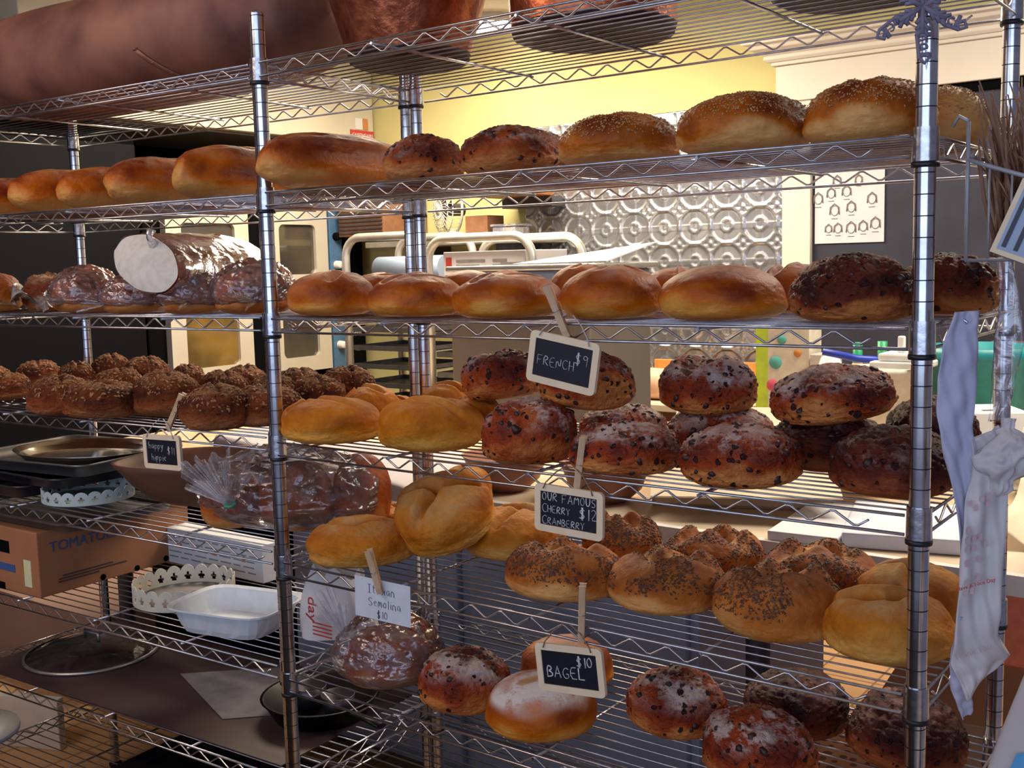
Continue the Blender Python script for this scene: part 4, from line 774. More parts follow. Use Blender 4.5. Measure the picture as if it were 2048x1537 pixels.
# poster with small drawn faces
t = empty('poster', (-.027, 3.12, 1.635), label='white poster with rows of small drawn faces on the dark door', cat='poster')
MB().box(-.145, -.002, -.145, .145, .002, .145).build('sheet', M['paper'], t, bevel=.001)
rp = random.Random(5)
for (fx, fz) in [(-.075,.06),(-.01,.065),(.095,.03),(-.06,-.01),(.01,.0),(-.13,.04),(-.085,-.085),(-.045,-.085),(.01,-.085),(.06,-.08),(.11,-.07),(.04,.11),(-.05,.11)]:
    s_ = .014+rp.uniform(-.002, .003); fc = MB(); fc.tube([(fx+s_*math.cos(a*PI/5), -.0035, fz+s_*1.25*math.sin(a*PI/5)) for a in range(10)], .0016, 4, closed=True)
    fc.tube([(fx-s_*1.2, -.0035, fz-s_), (fx-s_*1.1, -.0035, fz+s_*.8), (fx, -.0035, fz+s_*1.7), (fx+s_*1.1, -.0035, fz+s_*.8), (fx+s_*1.2, -.0035, fz-s_)], .0022, 4)
    fc.tube([(fx-s_*.8, -.0035, fz-s_*2), (fx+s_*.8, -.0035, fz-s_*2)], .0012, 4)
    fc.build('drawn_face', M['labelgrey'], t)

# big work bench behind the shelves
t = empty('work_bench', (0, 0, 0), label='large floured work bench behind the bread shelves', cat='bench')
MB().box(-1.72, .66, .845, 1.75, 1.98, .88).build('bench_top', M['tablewood'], t, bevel=.004)
MB().box(-1.72, .64, .845, 1.75, .66, .882).build('edge_strip', M['plasticwhite'], t)
for x, y in ((-1.66, .74), (.62, .76), (1.7, .74), (-1.66, 1.9), (1.7, 1.9), (.62, 1.9)): MB().tube([(x, y, 0), (x, y, .845)], .026, 12).build('leg', M['navy'], t)
t = empty('undercounter_fridge', (-.25, 1.2, 0), label='blue grey steel undercounter fridge under the work bench', cat='refrigerator')
MB().box(-.60, -.42, .08, .72, .35, .84).build('cabinet', M['bluegrey'], t, bevel=.006)
for x in (-.58, .08): MB().box(x, -.445, .12, x+.62, -.42, .82).build('door', M['bluegrey'], t, bevel=.006)
for x in (-.55, .6): MB().tube([(x, -.3, 0), (x, -.3, .08)], .02).build('foot', M['black'], t)
box_obj('shipping_carton', (.92, 1.25, .0), (.34, .4, .42), M['tan'], 'tan carton on the tiled floor under the work bench', 'box', .1)
box_obj('dark_cabinet', (-1.24, 1.22, .0), (.62, .9, .83), M['black'], 'black cabinet under the left end of the work bench', 'cabinet', 0)
box_obj('low_cabinet', (-2.10, 1.0, .0), (.72, .66, .27), M['tanpink'], 'low pinkish tan cabinet on the floor beyond the tomato box', 'cabinet', 0)
box_obj('white_rail', (-1.72, .26, .0), (.55, .03, .162), M['plasticwhite'], 'white board edge standing on the floor behind the lowest left shelves', 'board', .39)
o = MB().box(.35, .9, .0005, 1.25, 1.95, .012).build('floor_mat', plain('punched_mat', (.55,.30,.20), .7)); tag(o, 'punched rubber mat on the tiled floor, lower right', 'mat')
def dots(m):
    nt = m.node_tree; L = nt.links.new; b = nt.nodes['Principled BSDF']; tc = N(nt, 'ShaderNodeTexCoord'); v = N(nt, 'ShaderNodeTexVoronoi'); v.inputs['Scale'].default_value = 24; v.inputs['Randomness'].default_value = .35
    L(tc.outputs['Object'], v.inputs['Vector']); lt = N(nt, 'ShaderNodeMath', operation='LESS_THAN'); L(v.outputs['Distance'], lt.inputs[0]); lt.inputs[1].default_value = .33
    mx = N(nt, 'ShaderNodeMix', data_type='RGBA'); L(lt.outputs[0], mx.inputs[0]); mx.inputs[6].default_value = (.58,.33,.22,1); mx.inputs[7].default_value = (.16,.05,.03,1); L(mx.outputs[2], b.inputs['Base Color'])
dots(o.data.materials[0])
# things on the bench
for bx_, by_, lab in ((-.06, .78, 'brown mixing bowl on the bench seen left of the OUR FAMOUS sign'), (.22, .80, 'brown mixing bowl on the bench seen right of the OUR FAMOUS sign')):
    t = empty('mixing_bowl', (bx_, by_, .881), label=lab, cat='bowl', group='brown bowls on the bench')
    MB().lathe([(0,0),(.05,0),(.085,.03),(.105,.085),(.110,.090),(.104,.090),(.08,.035),(0,.008)], 36).build('bowl_wall', M['bowlwood2'], t)
t = empty('open_carton', (.47, 1.03, .881), rz=.35, label='open cardboard box with cream flaps on the work bench', cat='box')
MB().box(-.20, -.16, 0, .20, .16, .006).build('carton_floor', M['cardboard2'], t)
for nm_, bx in (('side', (-.20,-.16,0,-.194,.16,.10)), ('side', (.194,-.16,0,.2,.16,.10)), ('side', (-.2,-.16,0,.2,-.154,.10)), ('side', (-.2,.154,0,.2,.16,.10))): MB().box(*bx).build(nm_, M['cardboard2'], t)
MB().add([(-.2,-.16,.10),(.2,-.16,.10),(.22,-.30,.06),(-.18,-.30,.05)], [(0,1,2,3)]).build('flap', M['flap'], t, solid=.004)
MB().add([(-.2,.16,.10),(.2,.16,.10),(.2,.27,.17),(-.2,.27,.17)], [(0,1,2,3)]).build('flap', M['flap'], t, solid=.004)
MB().add([(.2,-.16,.10),(.2,.16,.10),(.33,.16,.09),(.33,-.16,.08)], [(0,1,2,3)]).build('flap', M['flap'], t, solid=.004)
o = MB().box(-.11,-.15,0,.11,.15,.03).build('parchment_pack', M['card'], loc=(.90,.845,.881), rot=(0,0,.25), bevel=.004); tag(o, 'blue and white flat pack of paper on the bench', 'pack')
o = MB().box(-.07,-.16,0,.07,.16,.02).build('parchment_pack', M['paper'], loc=(.745,.815,.881), rot=(0,0,.08), bevel=.003); tag(o, 'white folded paper pack left of the blue and white one', 'pack')
pp = MB(); pp.grid(lambda s, q: (1.06+s*.46, .82+q*.34, .884+.05*max(0, abs(s-.5)*2-.7)**1*3+.04*math.exp(-((q-.9)/.12)**2)+.006*math.sin(s*17+q*9)), 24, 16)
tag(pp.build('baking_paper', M['flap'], solid=.003), 'cream baking paper with raised edges on the bench at the right', 'paper')
dg_ = MB(); dg_.lathe([(0,-.16),(.03,-.15),(.045,-.08),(.05,0),(.045,.1),(.025,.15),(0,.16)], 16, M=Matrix.Translation((1.24, .98, .95)) @ Matrix.Rotation(1.2, 4, 'Z') @ Matrix.Rotation(PI/2, 4, 'Y'))
tag(dg_.build('dough_piece', M['dough']), 'shaped dough piece lying on the cream baking paper', 'dough')
t = empty('plastic_tub', (1.20, .74, .883), label='clear tub with a red band at the right edge behind the bag', cat='tub')
MB().box(-.03, -.05, .03, .28, .10, .115).build('tub_wall', M['bagmilky'], t, bevel=.008); MB().box(-.032, -.052, 0, .282, .102, .030).build('red_band', M['red'], t, bevel=.004)
for (nm_, x, y, z1, lab) in (('lime', .185, 1.80, .40, 'lime green side of a tall carton on the bench'),):
    t = empty('snack_carton', (.245, 1.82, .881), label='lime edged cream carton with teal and pink dots', cat='box')
    MB().box(-.085, -.04, 0, -.045, .06, .36).build('lime_side', M['lime'], t); MB().box(-.045, -.04, 0, .085, .06, .36).build('front_panel', M['dotcarton'], t)
    for (dx, dz, m_, r_) in ((-.02,.24,'tealdot',.02),(-.03,.17,'pinkdot',.018),(.04,.12,'pinkdot',.013),(.0,.31,'tealdot',.014),(.05,.27,'orange',.012)):
        MB().lathe([(0,.0015),(r_,.0015),(r_,-.001)], 16, M=Matrix.Translation((dx,-.041,dz)) @ Matrix.Rotation(PI/2, 4, 'X')).build('dot', M[m_], t)
box_obj('roll_dispenser', (.375, 1.80, .881), (.07, .08, .27), M['bucket'], 'cream dispenser stand right of the dotted carton', 'dispenser')
def bottle(x, y, col, cap, lab, h=.27, r=.032):
    t = empty('squeeze_bottle', (x, y, .881), label=lab, cat='bottle', group='bottles on the bench')
    MB().lathe([(0,0),(r,0),(r,h*.68),(r*.4,h*.8),(0,h*.8)], 20).build('bottle_body', M[col], t); MB().lathe([(r*.45,h*.78),(r*.45,h),(0,h)], 14).build('cap', M[cap], t)
bottle(.425, 1.93, 'bottleorange', 'capgreen', 'orange bottle with green cap, left of the pair', .295); bottle(.50, 1.93, 'bottleorange', 'capgreen', 'orange bottle with green cap, right of the pair', .30)
t = empty('lidded_cup', (.425, 1.70, .881), label='white domed cup with red band beside the cream bucket', cat='cup')
MB().lathe([(0,0),(.025,0),(.036,.20),(0,.20)], 20).build('cup', M['plasticwhite'], t); MB().lathe([(.0385,.205),(.037,.235),(.025,.27),(0,.282)], 20).build('dome_lid', M['plasticwhite'], t); MB().lathe([(.036,.17),(.039,.17),(.039,.20),(.036,.20)], 20).build('band', M['labelred'], t)
t = empty('cream_bucket', (.585, 1.66, .881), label='cream plastic bucket with tools across its rim', cat='bucket')
MB().lathe([(0,0),(.082,0),(.10,.235),(.106,.237),(.106,.250),(.098,.250),(.09,.02),(0,.02)], 32).build('bucket_wall', M['bucket'], t)
tag(MB().tube([(.44,1.60,1.175),(.53,1.63,1.155),(.60,1.66,1.150)], .010, 8).build('blue_spatula', M['toolblue']), 'blue handled tool lying across the cream bucket', 'tool')
t = empty('white_lid_stack', (.66, 1.66, 1.1335), label='white lids and holders stacked on the cream bucket', cat='lid')
MB().box(-.09,-.06,0,.06,.06,.018).build('lid', M['plasticwhite'], t, bevel=.004); MB().box(-.07,-.05,.018,.04,.05,.04).build('lid', M['plasticwhite'], t, bevel=.006)
for x in (-.02, .02): MB().box(x-.01,-.01,.04,x+.008,.01,.085).build('prong', M['plasticwhite'], t, bevel=.004)
t = empty('teal_tote', (.80, 1.86, .881), label='teal plastic tote behind the hanging paper strip', cat='tote')
MB().lathe([(0,0),(.11,0),(.145,.26),(.155,.265),(.155,.30),(.14,.30),(.10,.02),(0,.02)], 28).build('tote_wall', M['teal'], t)
t = empty('maroon_cabinet', (.95, 2.5, 0), label='red brown cabinet beyond the bench at the right', cat='cabinet')
MB().box(-.35,-.15,0,.5,.35,1.12).build('cabinet_body', M['maroon'], t, bevel=.006)
MB().box(-.30,-.165,.95,.1,-.15,1.05).build('drawer', M['maroon'], t, bevel=.004); MB().box(-.30,-.165,.1,.1,-.15,.90).build('door', M['maroon'], t, bevel=.004)
for k, (dx, lab) in enumerate((( .0, 'foam clamshell, topmost of the left stack beside the rear right post'), )):
    pass
def clams(x, y, rz, n, w_, where):
    names = ['bottom', 'second', 'third', 'fourth', 'fifth', 'topmost']
    for k in range(n):
        hh = .024 if k < n-1 else .055
        t = empty('foam_clamshell', (x, y, .881+k*.026), rz=rz, label='foam clamshell, %s of the %s stack on the bench' % (names[k] if k < n-1 else 'closed topmost', where), cat='container', group='foam takeaway boxes')
        MB().add([(-w_,-w_,0),(w_,-w_,0),(w_,w_,0),(-w_,w_,0),(-w_*.86,-w_*.86,hh),(w_*.86,-w_*.86,hh),(w_*.86,w_*.86,hh),(-w_*.86,w_*.86,hh)], [(0,3,2,1),(4,5,6,7),(0,1,5,4),(1,2,6,5),(2,3,7,6),(3,0,4,7)]).build('shell', M['foam'], t, bevel=.004)
        if k == n-1: MB().box(-.025,-w_*.6,hh,.03,-w_*.5,hh+.003).build('slot_mark', M['labelgrey'], t)
clams(.915, 1.42, .55, 6, .085, 'left'); clams(1.13, 1.30, .45, 5, .10, 'right')
# draped white cloth on the bench
def cloth(s, q):
    x = -1.0+s*.76; hump = .085*max(0, 1-s)**.8
    if q < .6:
        k = q/.6; y = 1.05-k*.42; z = .887+hump*math.sin(min(1, k*1.15+.1)*PI*.62)+.008*math.sin(s*11+k*5)*(1-k)
    else:
        k = (q-.6)/.4; y = .628-.012*math.sin(k*PI*.5)+.006*math.sin(s*16+k*3)*k; z = .887+hump*.86-k*(.10+hump+.05*(1-s))
    return (x, y, z)
cl = MB(); cl.grid(cloth, 48, 50); tag(cl.build('white_cloth', M['cloth'], solid=.004), 'white cloth heaped on the bench behind the bagged bread', 'cloth')

# ---------------------------------------------------------------- wire shelving
RINGS = [1.7747, 1.5461, 1.3175, 1.0889, .8603, .6317, .4031, .1700]
def shelving(name, origin, rz, W, D, rings, label):
    root = empty(name, origin, rz, label, 'shelving', 'chrome wire shelving units')
    pmb = MB(); z = .0137; pmb.lathe([(0, .012), (.0125, .012), (.0125, z)], 24)
    while z < 1.88:
        z2 = z+.0254; pmb.lathe([(.0125, z), (.0125, z2-.0014)], 24); pmb.cur = 1; pmb.lathe([(.0125, z2-.0014), (.0113, z2-.0014), (.0113, z2), (.0125, z2)], 24, smooth=False); pmb.cur = 0; z = z2  # groove bands coloured black, recess shade put into the colour
    pmb.lathe([(.0125, z), (.0125, z+.004)], 24); pmb.lathe([(.0125, z+.004), (.0105, z+.008), (0, z+.008)], 24)
    pm = pmb.mesh('post'); fm = MB().lathe([(0,0),(.018,0),(.018,.008),(.008,.012),(0,.012)], 14).mesh('foot')
    for x in (0, W):
        for y in (0, D):
            p = link('post', pm, [M['post'], M['ringblack']], root, (x, y, 0)); link('foot', fm, M['ringblack'], p)
    sb_ = MB(); sb_.lathe([(.0128,.044),(.0150,.044)], 24, smooth=False); sb_.lathe([(.0150,.044),(.0157,.004)], 24); sb_.lathe([(.0157,.004),(.0128,.0035)], 24, smooth=False); slm = sb_.mesh('corner_sleeve')
    rgm = MB().lathe([(.0126,.0035),(.0162,.0035),(.0165,0),(.0160,-.0028),(.0126,-.0028)], 20).mesh('plastic_ring')
    f = MB(); a = .0125; zt = .034; zb = .010; wr = .0022
    def truss(p0, p1, inset):
        p0 = Vector(p0); p1 = Vector(p1); d = p1-p0; L = d.length; d.normalize()
        f.tube([p0+Vector((0,0,zt)), p1+Vector((0,0,zt))], wr, 7); f.tube([p0+Vector((0,0,zb)), p1+Vector((0,0,zb))], wr, 7)
        per = .060; n = int((L-2*inset)/per); s0 = (L-n*per)/2; pts = [p0+d*(s0-per*.27)+Vector((0,0,zb+(zt-zb)*.55))]
        for k in range(n+1):
            pts += [p0+d*(s0+k*per-.003)+Vector((0,0,zb+.0045)), p0+d*(s0+k*per+.003)+Vector((0,0,zb+.0045))]
            if k < n: pts += [p0+d*(s0+(k+.5)*per-.003)+Vector((0,0,zt-.0045)), p0+d*(s0+(k+.5)*per+.003)+Vector((0,0,zt-.0045))]
        pts.append(p0+d*(s0+n*per+per*.27)+Vector((0,0,zb+(zt-zb)*.55)))
        f.tube(pts, .0017, 6)
    truss((.014, -a, 0), (W-.014, -a, 0), .035); truss((.014, D+a, 0), (W-.014, D+a, 0), .035)
    truss((-a*.6, .014, 0), (-a*.6, D-.014, 0), .03); truss((W+a*.6, .014, 0), (W+a*.6, D-.014, 0), .03)
    ns = 16
    for k in range(1, ns): y = -a+(D+2*a)*k/ns; f.tube([(-a*.5, y, zt+.001), (W+a*.5, y, zt+.001)], .0014, 6)
    for k in (1, 2, 3): x = W*k/4; f.tube([(x, -a-.004, zt-.0048), (x, D+a+.004, zt-.0048)], .0026, 7)
    fme = f.mesh('wire_shelf')
    for z in rings:
        s = link('wire_shelf', fme, M['chrome'], root, (0, 0, z))
        for x in (0, W):
            for y in (0, D): link('corner_sleeve', slm, M['sleeve'], s, (x, y, 0)); link('plastic_ring', rgm, M['ringblack'], s, (x, y, 0))
    return root
shelving('wire_shelving_unit', (0, 0, 0), 0, 1.16828, .42062, RINGS, 'chrome wire shelving unit holding most of the bread, right of the middle post')
PHI = .05
shelving('wire_shelving_unit', (-.03725-1.1819*math.cos(PHI), .02828-1.1819*math.sin(PHI), 0), PHI, 1.1819, .42541, [1.782]+RINGS[1:4]+[.866, .637, .408, .175], 'chrome wire shelving unit at the left with copper, trays and the tomato box')

# ---------------------------------------------------------------- signs and clothespins
def board_sign(loc, roll, w_, h_, label, lines, string=True, yaw=0):
    t = empty('chalkboard_sign', loc, label=label, cat='sign', group='chalkboard price signs', rot=(0, roll, yaw))
    K = 5; r_ = .008
    def rr(w2, h2, rad):
        o_ = []
        for cx, cz, a0 in ((w2-rad, h2-rad, 0), (-w2+rad, h2-rad, 90), (-w2+rad, -h2+rad, 180), (w2-rad, -h2+rad, 270)):
            for k in range(K+1): a = math.radians(a0+90*k/K); o_.append((cx+rad*math.cos(a), cz+rad*math.sin(a)))
        return o_
    A = rr(w_/2, h_/2, r_); B = rr(w_/2-.0105, h_/2-.0105, .0012); n = len(A); vs = []
    for y in (-.003, .003): vs += [(x, y, z) for x, z in A]+[(x, y, z) for x, z in B]
    fs = []
    for i in range(n):
        j = (i+1) % n; fs += [(i, n+i, n+j, j), (2*n+i, 2*n+j, 3*n+j, 3*n+i), (i, j, 2*n+j, 2*n+i), (n+i, 3*n+i, 3*n+j, n+j)]
    MB().add(vs, fs).build('wooden_frame', M['frame'], t)
    s = MB().box(-w_/2+.0102, -.0014, -h_/2+.0102, w_/2-.0102, .0014, h_/2-.0102).build('slate', M['slate'], t)
    lt = MB()
    for i, (tx, x, z, hh, rad) in enumerate(lines): letters(lt, tx, x, z, hh, rad, -.0018, seed=i+3)
    lt.build('chalk_lettering', M['chalk2'], s)
    if string:
        sw = MB()
        for q in (-1, 1): sw.tube([(q*w_*.36, -.005, h_/2-.006), (q*w_*.33, -.004, h_/2+.003), (q*w_*.2, .0, h_/2+.020), (q*.006, .003, h_/2+.032)], .0011, 5)
        sw.build('hanging_string', string, t)
    return t
board_sign((.664, -.028, 1.296), .165, .122, .077, 'chalkboard sign reading FRENCH $9 clipped to the third shelf', [('FRENCH', -.044, -.010, .0140, .0007), ('$9', .022, .002, .0165, .0009)], M['ribbon'])
board_sign((-.326, -.022, 1.0775), -.03, .118, .071, 'chalkboard sign reading happy hippie $11 on the left unit', [('happy', -.041, .006, .014, .0006), ('hippie', -.034, -.018, .014, .0006), ('$11', .018, -.004, .015, .0006)], M['ribbon'], yaw=.03)
board_sign((.671, -.030, 1.074), .03, .121, .0725, 'chalkboard sign reading OUR FAMOUS CHERRY CRANBERRY $12', [('OUR FAMOUS', -.047, .012, .0125, .0008), ('C', -.047, -.006, .0135, .0008), ('HERRY', -.037, -.006, .0105, .0007), ('C', -.047, -.025, .0135, .0008), ('RANBERRY', -.037, -.024, .0105, .0007), ('$12', .020, -.008, .0165, .0011)], M['twine'])
board_sign((.668, -.030, .830), -.10, .121, .0745, 'chalkboard sign reading BAGEL $10 clipped to the fifth shelf', [('BAGEL', -.042, -.014, .0175, .0012), ('$10', .014, .006, .0155, .0012)], M['twine'])
t = empty('price_card', (.282, -.030, .871), label='white paper card reading Italian Semolina $10', cat='sign', rot=(0, .02, .04))
MB().box(-.0625, -.0004, -.036, .0625, .0004, .036).build('card', M['card'], t)
lt = MB(); letters(lt, 'Italian', -.033, .011, .0150, .00055, -.001); letters(lt, 'Semolina', -.031, -.012, .0150, .00055, -.001); letters(lt, '$10', -.012, -.032, .0130, .00055, -.001); lt.build('pen_lettering', M['ink'], t)
def pin(p0, p1, label, w_=.010, yaw=0.0):
    """p0 bottom, p1 top; the two jaws lie front and back of the rail"""
    a = Vector(p0); b = Vector(p1); d = b-a; L = d.length
    t = empty('clothespin', a, label=label, cat='clothespin', group='wooden clothespins holding the signs')
    q = d.to_track_quat('Z', 'Y').to_euler(); rx = math.atan2(-d.y, d.z); t.rotation_euler = (0, math.atan2(d.x, d.z), yaw)
    for s in (-1, 1):
        vs = [(-w_/2, s*.0015, 0), (w_/2, s*.0015, 0), (w_/2, s*.0015, L*.45), (-w_/2, s*.0015, L*.45), (-w_/2, s*.006, L), (w_/2, s*.006, L)]
        m = MB(); X = w_/2; y0 = s*.0010; y1 = s*.0075
        sec = [(0, s*.0008, s*.0035), (L*.12, s*.0008, s*.0060), (L*.5, s*.0008, s*.0075), (L*.62, s*.0012, s*.0075), (L, s*.0065, s*.0105)]
        vv = []
        for z, ya, yb in sec: vv += [(-X, ya, z), (X, ya, z), (X, yb, z), (-X, yb, z)]
        ff = [(0,1,2,3), (16,19,18,17)]
        for i in range(4):
            for k in range(4): ff.append((i*4+k, i*4+(k+1) % 4, i*4+4+(k+1) % 4, i*4+4+k))
        m.add(vv, ff); m.build('jaw', M['wood'], t, bevel=.0006)
    sp = MB(); sp.tube([(-X-.001+(2*X+.002)*i/40, .0030*math.cos(i*1.2), L*.52+.0030*math.sin(i*1.2)) for i in range(41)], .0006, 5)
    sp.tube([(-X*.9, -.0082, L*.50), (X*.9, -.0082, L*.50)], .0007, 5); sp.build('spring', M['chrome'], t)
pin((.669, -.022, 1.333), (.639, -.022, 1.409), 'clothespin leaning left above the FRENCH sign', yaw=.35)
pin((-.318, -.012, 1.124), (-.281, -.012, 1.196), 'clothespin leaning right above the happy hippie sign', yaw=.5)
pin((.680, -.022, 1.104), (.692, -.022, 1.186), 'upright clothespin above the OUR FAMOUS sign', yaw=.4)
pin((.683, -.022, .872), (.687, -.022, .962), 'upright clothespin above the BAGEL sign', yaw=.5)
pin((.284, -.036, .886), (.266, -.036, .962), 'clothespin gripping the Italian Semolina card', yaw=.5)

# ---------------------------------------------------------------- copper on the top shelf
def pot(x, y, z, r0, r1, hh, label, mat='copper', handles=True, rz=0):
    t = empty('copper_pot', (x, y, z), rz, label, 'pot', 'copper pots on the top shelf')
    p = [(0, .0), (r0*.86, .0), (r0*.97, .006), (r0, .02)]+[(r0+(r1-r0)*k/8, .02+(hh-.02)*k/8) for k in range(1, 9)]+[(r1+.008, hh), (r1+.008, hh+.012), (r1-.003, hh+.010), (r0-.006, .025), (0, .012)]
    m = MB(); m.lathe(p[3:], 56); m.build('pot_wall', M[mat], t)
    m = MB(); m.lathe(p[:4], 56); m.build('pot_bottom', M['copperdark'], t)
    if handles:
        for s in (0, 1):
            a = PI/2*0+PI*s
            g = MB(); rx = r0+(r1-r0)*.8+.004
            def P(an, dr, zz): return ((rx+dr)*math.cos(an), (rx+dr)*math.sin(an), zz)
            g.tube([P(a-.25, -hh*.12, hh*.45), P(a-.25, .01, hh*.6), P(a-.22, .035, hh*1.0), P(a, .038, hh*1.12), P(a+.22, .035, hh*1.0), P(a+.25, .01, hh*.6), P(a+.25, -hh*.12, hh*.45)], .007, 8)
            for q in (-.25, .25): g.tube([P(a+q, -hh*.13, hh*.40), P(a+q, -hh*.02, hh*.62)], .012, 8)
            g.build('handle', M['brass'], t)
    return t
pot(.160, .225, 1.8135, .115, .182, .24, 'tapered hammered copper bucket with brass handle brackets, left one', rz=2.6)
pot(.545, .260, 1.8135, .140, .150, .25, 'wide copper pot in the middle of the top shelf, dark round bottom', rz=-.2)
pot(.985, .270, 1.8135, .120, .135, .22, 'dark copper pot at the right end of the top shelf', 'copperdull', rz=1.0)
t = empty('ceiling_lamp', (-1.65, 2.86, 2.56), 0, 'bright ceiling lamp glimpsed between the two copper pots', 'lamp')
MB().lathe([(0,.04),(.10,.04),(.11,0)], 24).build('lamp_shade', M['white'], t)
def glow():
    m, nt, bb = newmat('lit_lamp_glass'); bb.inputs['Emission Color'].default_value = (1,.93,.8,1); bb.inputs['Emission Strength'].default_value = 14; return m
MB().lathe([(.105,.0),(.08,-.03),(0,-.045)], 24).build('lamp_glass', glow(), t)
# long copper vessel over the left unit
def vessel(s, q):
    X0, X1 = -1.33, -.06; t_ = s; ex = math.sin(min(1, max(0, s))*PI)**.16 if 0 < s < 1 else 0.0
    an = 2*PI*q; cx = X0+(X1-X0)*s
    ry = .183*ex+.0; rz_ = .125*ex
    sy = math.copysign(abs(math.cos(an))**.8, math.cos(an)); sz = math.copysign(abs(math.sin(an))**.8, math.sin(an))
    j = 1+.02*math.sin(cx*9+an*2)
    return (cx, .243+cx*.05+ry*sy*j, 1.945+rz_*sz*j)
vb = MB(); vb.grid(lambda u, v: vessel(v, u), 48, 60, closeu=True)
t = empty('copper_vessel', (0, 0, 0), label='huge oblong dull copper vessel lying on the left top shelf', cat='vessel')
vb.build('vessel_wall', M['copperdull'], t)
sm = MB(); sm.grid(lambda u, v: tuple(Vector(vessel(.70+.05*math.sin(u*4)+.012*v, .55+.40*u))+Vector((0,-.004,0))), 20, 3)
sm.build('seam_strip', M['copperdull'], t, solid=.003)
rv = MB()
for k in range(9):
    p = Vector(vessel(.705+.05*math.sin(k/9*4), .55+.40*k/9)); rv.lathe([(0,.006),(.005,.005),(.007,0)], 10, cx=p.x, cy=p.y-.002, cz=p.z)
rv.build('rivets', M['copperdull'], t)

# ---------------------------------------------------------------- loaves and bags of the third shelf, left
def bag_mesh(name, cx, cy, cz, a, b, h, seed, neck=None, mat='bag', label='', group='clear plastic bread bags', rz=0, amp=.10):
    n, Fc = ICO[6]; n = n.copy(); off = np.array([seed*3.1, seed*1.7, seed*.7])
    w1 = fbm(n*2.2+off, seed, 2)*amp; w2 = (1-np.abs(vnoise(n*6+off, seed+2))*2)*.022+(1-np.abs(vnoise(n*np.array([11,3,11])+off, seed+5))*2)*.018
    sc = 1+w1*.5+w2
    z01 = np.where(n[:,2] > 0, n[:,2]*.62+.38, n[:,2]*.38+.38)
    V = np.stack([n[:,0]*a*sc, n[:,1]*b*sc, z01*h*(1+w2*1.5+w1*.4)], 1)
    if neck is not None:
        q = np.array(neck[0]); q = q/np.linalg.norm(q); c = np.clip(n@q, 0, 1); pull = c**14
        ang = np.arctan2(n@np.cross(q, [0,0,1.0]), n@np.cross(q, np.cross(q, [0,0,1.0])))
        V += (pull*neck[1])[:,None]*q+(c**5*.004*np.sin(ang*9))[:,None]*q
    V[:,2] -= V[:,2].min()
    me = np_mesh(name, V, Fc)
    o = link(name, me, M[mat]); o.location = (cx, cy, cz); o.rotation_euler = (0, 0, rz); tag(o, label, 'bag', group); return o
def frill(o_parent, base, direction, length, wid, seed, mat='bag', name='gathered_neck', fan=9):
    """fan of pleated film gathered at the tie"""
    rr = random.Random(seed); d = Vector(direction).normalized(); s = d.cross(Vector((.3, -.6, .7))).normalized(); up = s.cross(d)
    m = MB(); nu, nv = 42, 12
    def fn(u, v):
        spread = .006+wid*v**1.15; ph = u*2-1
        return tuple(Vector(base)+d*length*v*(1+.10*math.sin(u*13+seed))+s*ph*spread+up*(.16*spread*math.sin(u*fan*PI+seed)+.012*v*math.sin(u*5)))
    m.grid(fn, nu, nv); m.build(name, M[mat], o_parent)
for nm, (x, y, z, a, b, h) in {'B2': (-0.729,0.082,1.3545,0.076,0.073,0.096), 'B3': (-0.523,0.070,1.3545,0.070,0.067,0.080), 'B4': (-0.320,0.072,1.3545,0.069,0.066,0.087), 'B5': (-0.146,0.088,1.3545,0.079,0.075,0.099)}.items():
    wh = {'B2': 'leftmost bagged loaf', 'B3': 'smallest bagged loaf below the cut end', 'B4': 'third bagged loaf', 'B5': 'bagged loaf behind the middle post'}[nm]
    o = bag_mesh('plastic_bag', x, y, z-.001, a+.006, b+.006, h+.007, ord(nm[1]), label='clear plastic bag around the '+wh, rz=R.uniform(-1, 1))
    frill(o, (a*.2, -b*.9, h*.3), (R.uniform(-.9,-.3), -.5, .05), .055, .03, ord(nm[1]))
# crumpled empty film at the far left
def film(s, q): return (-1.10+.26*s, .015+.09*q+.02*math.sin(s*14+q*6), 1.358+.055*abs(math.sin(s*5.3+q*4.1))*(.35+.65*math.sin(s*PI))+.012*math.sin(s*23+q*19))
fm_ = MB(); fm_.grid(film, 50, 26); tag(fm_.build('crumpled_plastic', M['bagmilky']), 'crumpled empty plastic film in front of the dark crusty loaf', 'plastic film')
# the cut loaf in film lying on the bagged loaves
t = empty('cut_loaf', (-.388, .115, 1.412), label='long brown loaf cut open to the white crumb, lying on bagged loaves', cat='bread', rot=(.40, .0, 1.66))
def ring_pt(an, r=1):
    c, s_ = math.cos(an), math.sin(an); return c*.092*r, (s_*.054 if s_ > 0 else s_*.048)*r+.050
n_, m_ = 48, 40; vs = []; fs = []
for j in range(m_):
    q = j/(m_-1); x = -.135+q*.33; taper = 1 if q < .55 else math.sqrt(max(0, 1-((q-.55)/.45)**2.6))
    for i in range(n_):
        a_ = 2*PI*i/n_; yy, zz = ring_pt(a_, max(taper, .02)*(1+.012*math.sin(x*60+i))); vs.append((x+(zz-.04)*.35*(1-q), yy, zz))
for j in range(m_-1):
    for i in range(n_): fs.append((j*n_+i, (j+1)*n_+i, (j+1)*n_+(i+1) % n_, j*n_+(i+1) % n_))
V = np.array(vs); br_ = np.clip(.35+(V[:,2]/.09)*.7, 0, 1)
me = np_mesh('crust', V, np.array(fs), np.stack([br_, br_*0, br_*0, br_*0], 1)); link('crust', me, CR['bag'], t)
cf = MB(); cf.add([tuple(np.array(vs[i])+np.array((-.0005,0,0))) for i in range(n_)]+[(-.158, 0, .052)], [(i, (i+1) % n_, n_) for i in range(n_)], True); cf.build('crumb_face', M['crumb'], t)
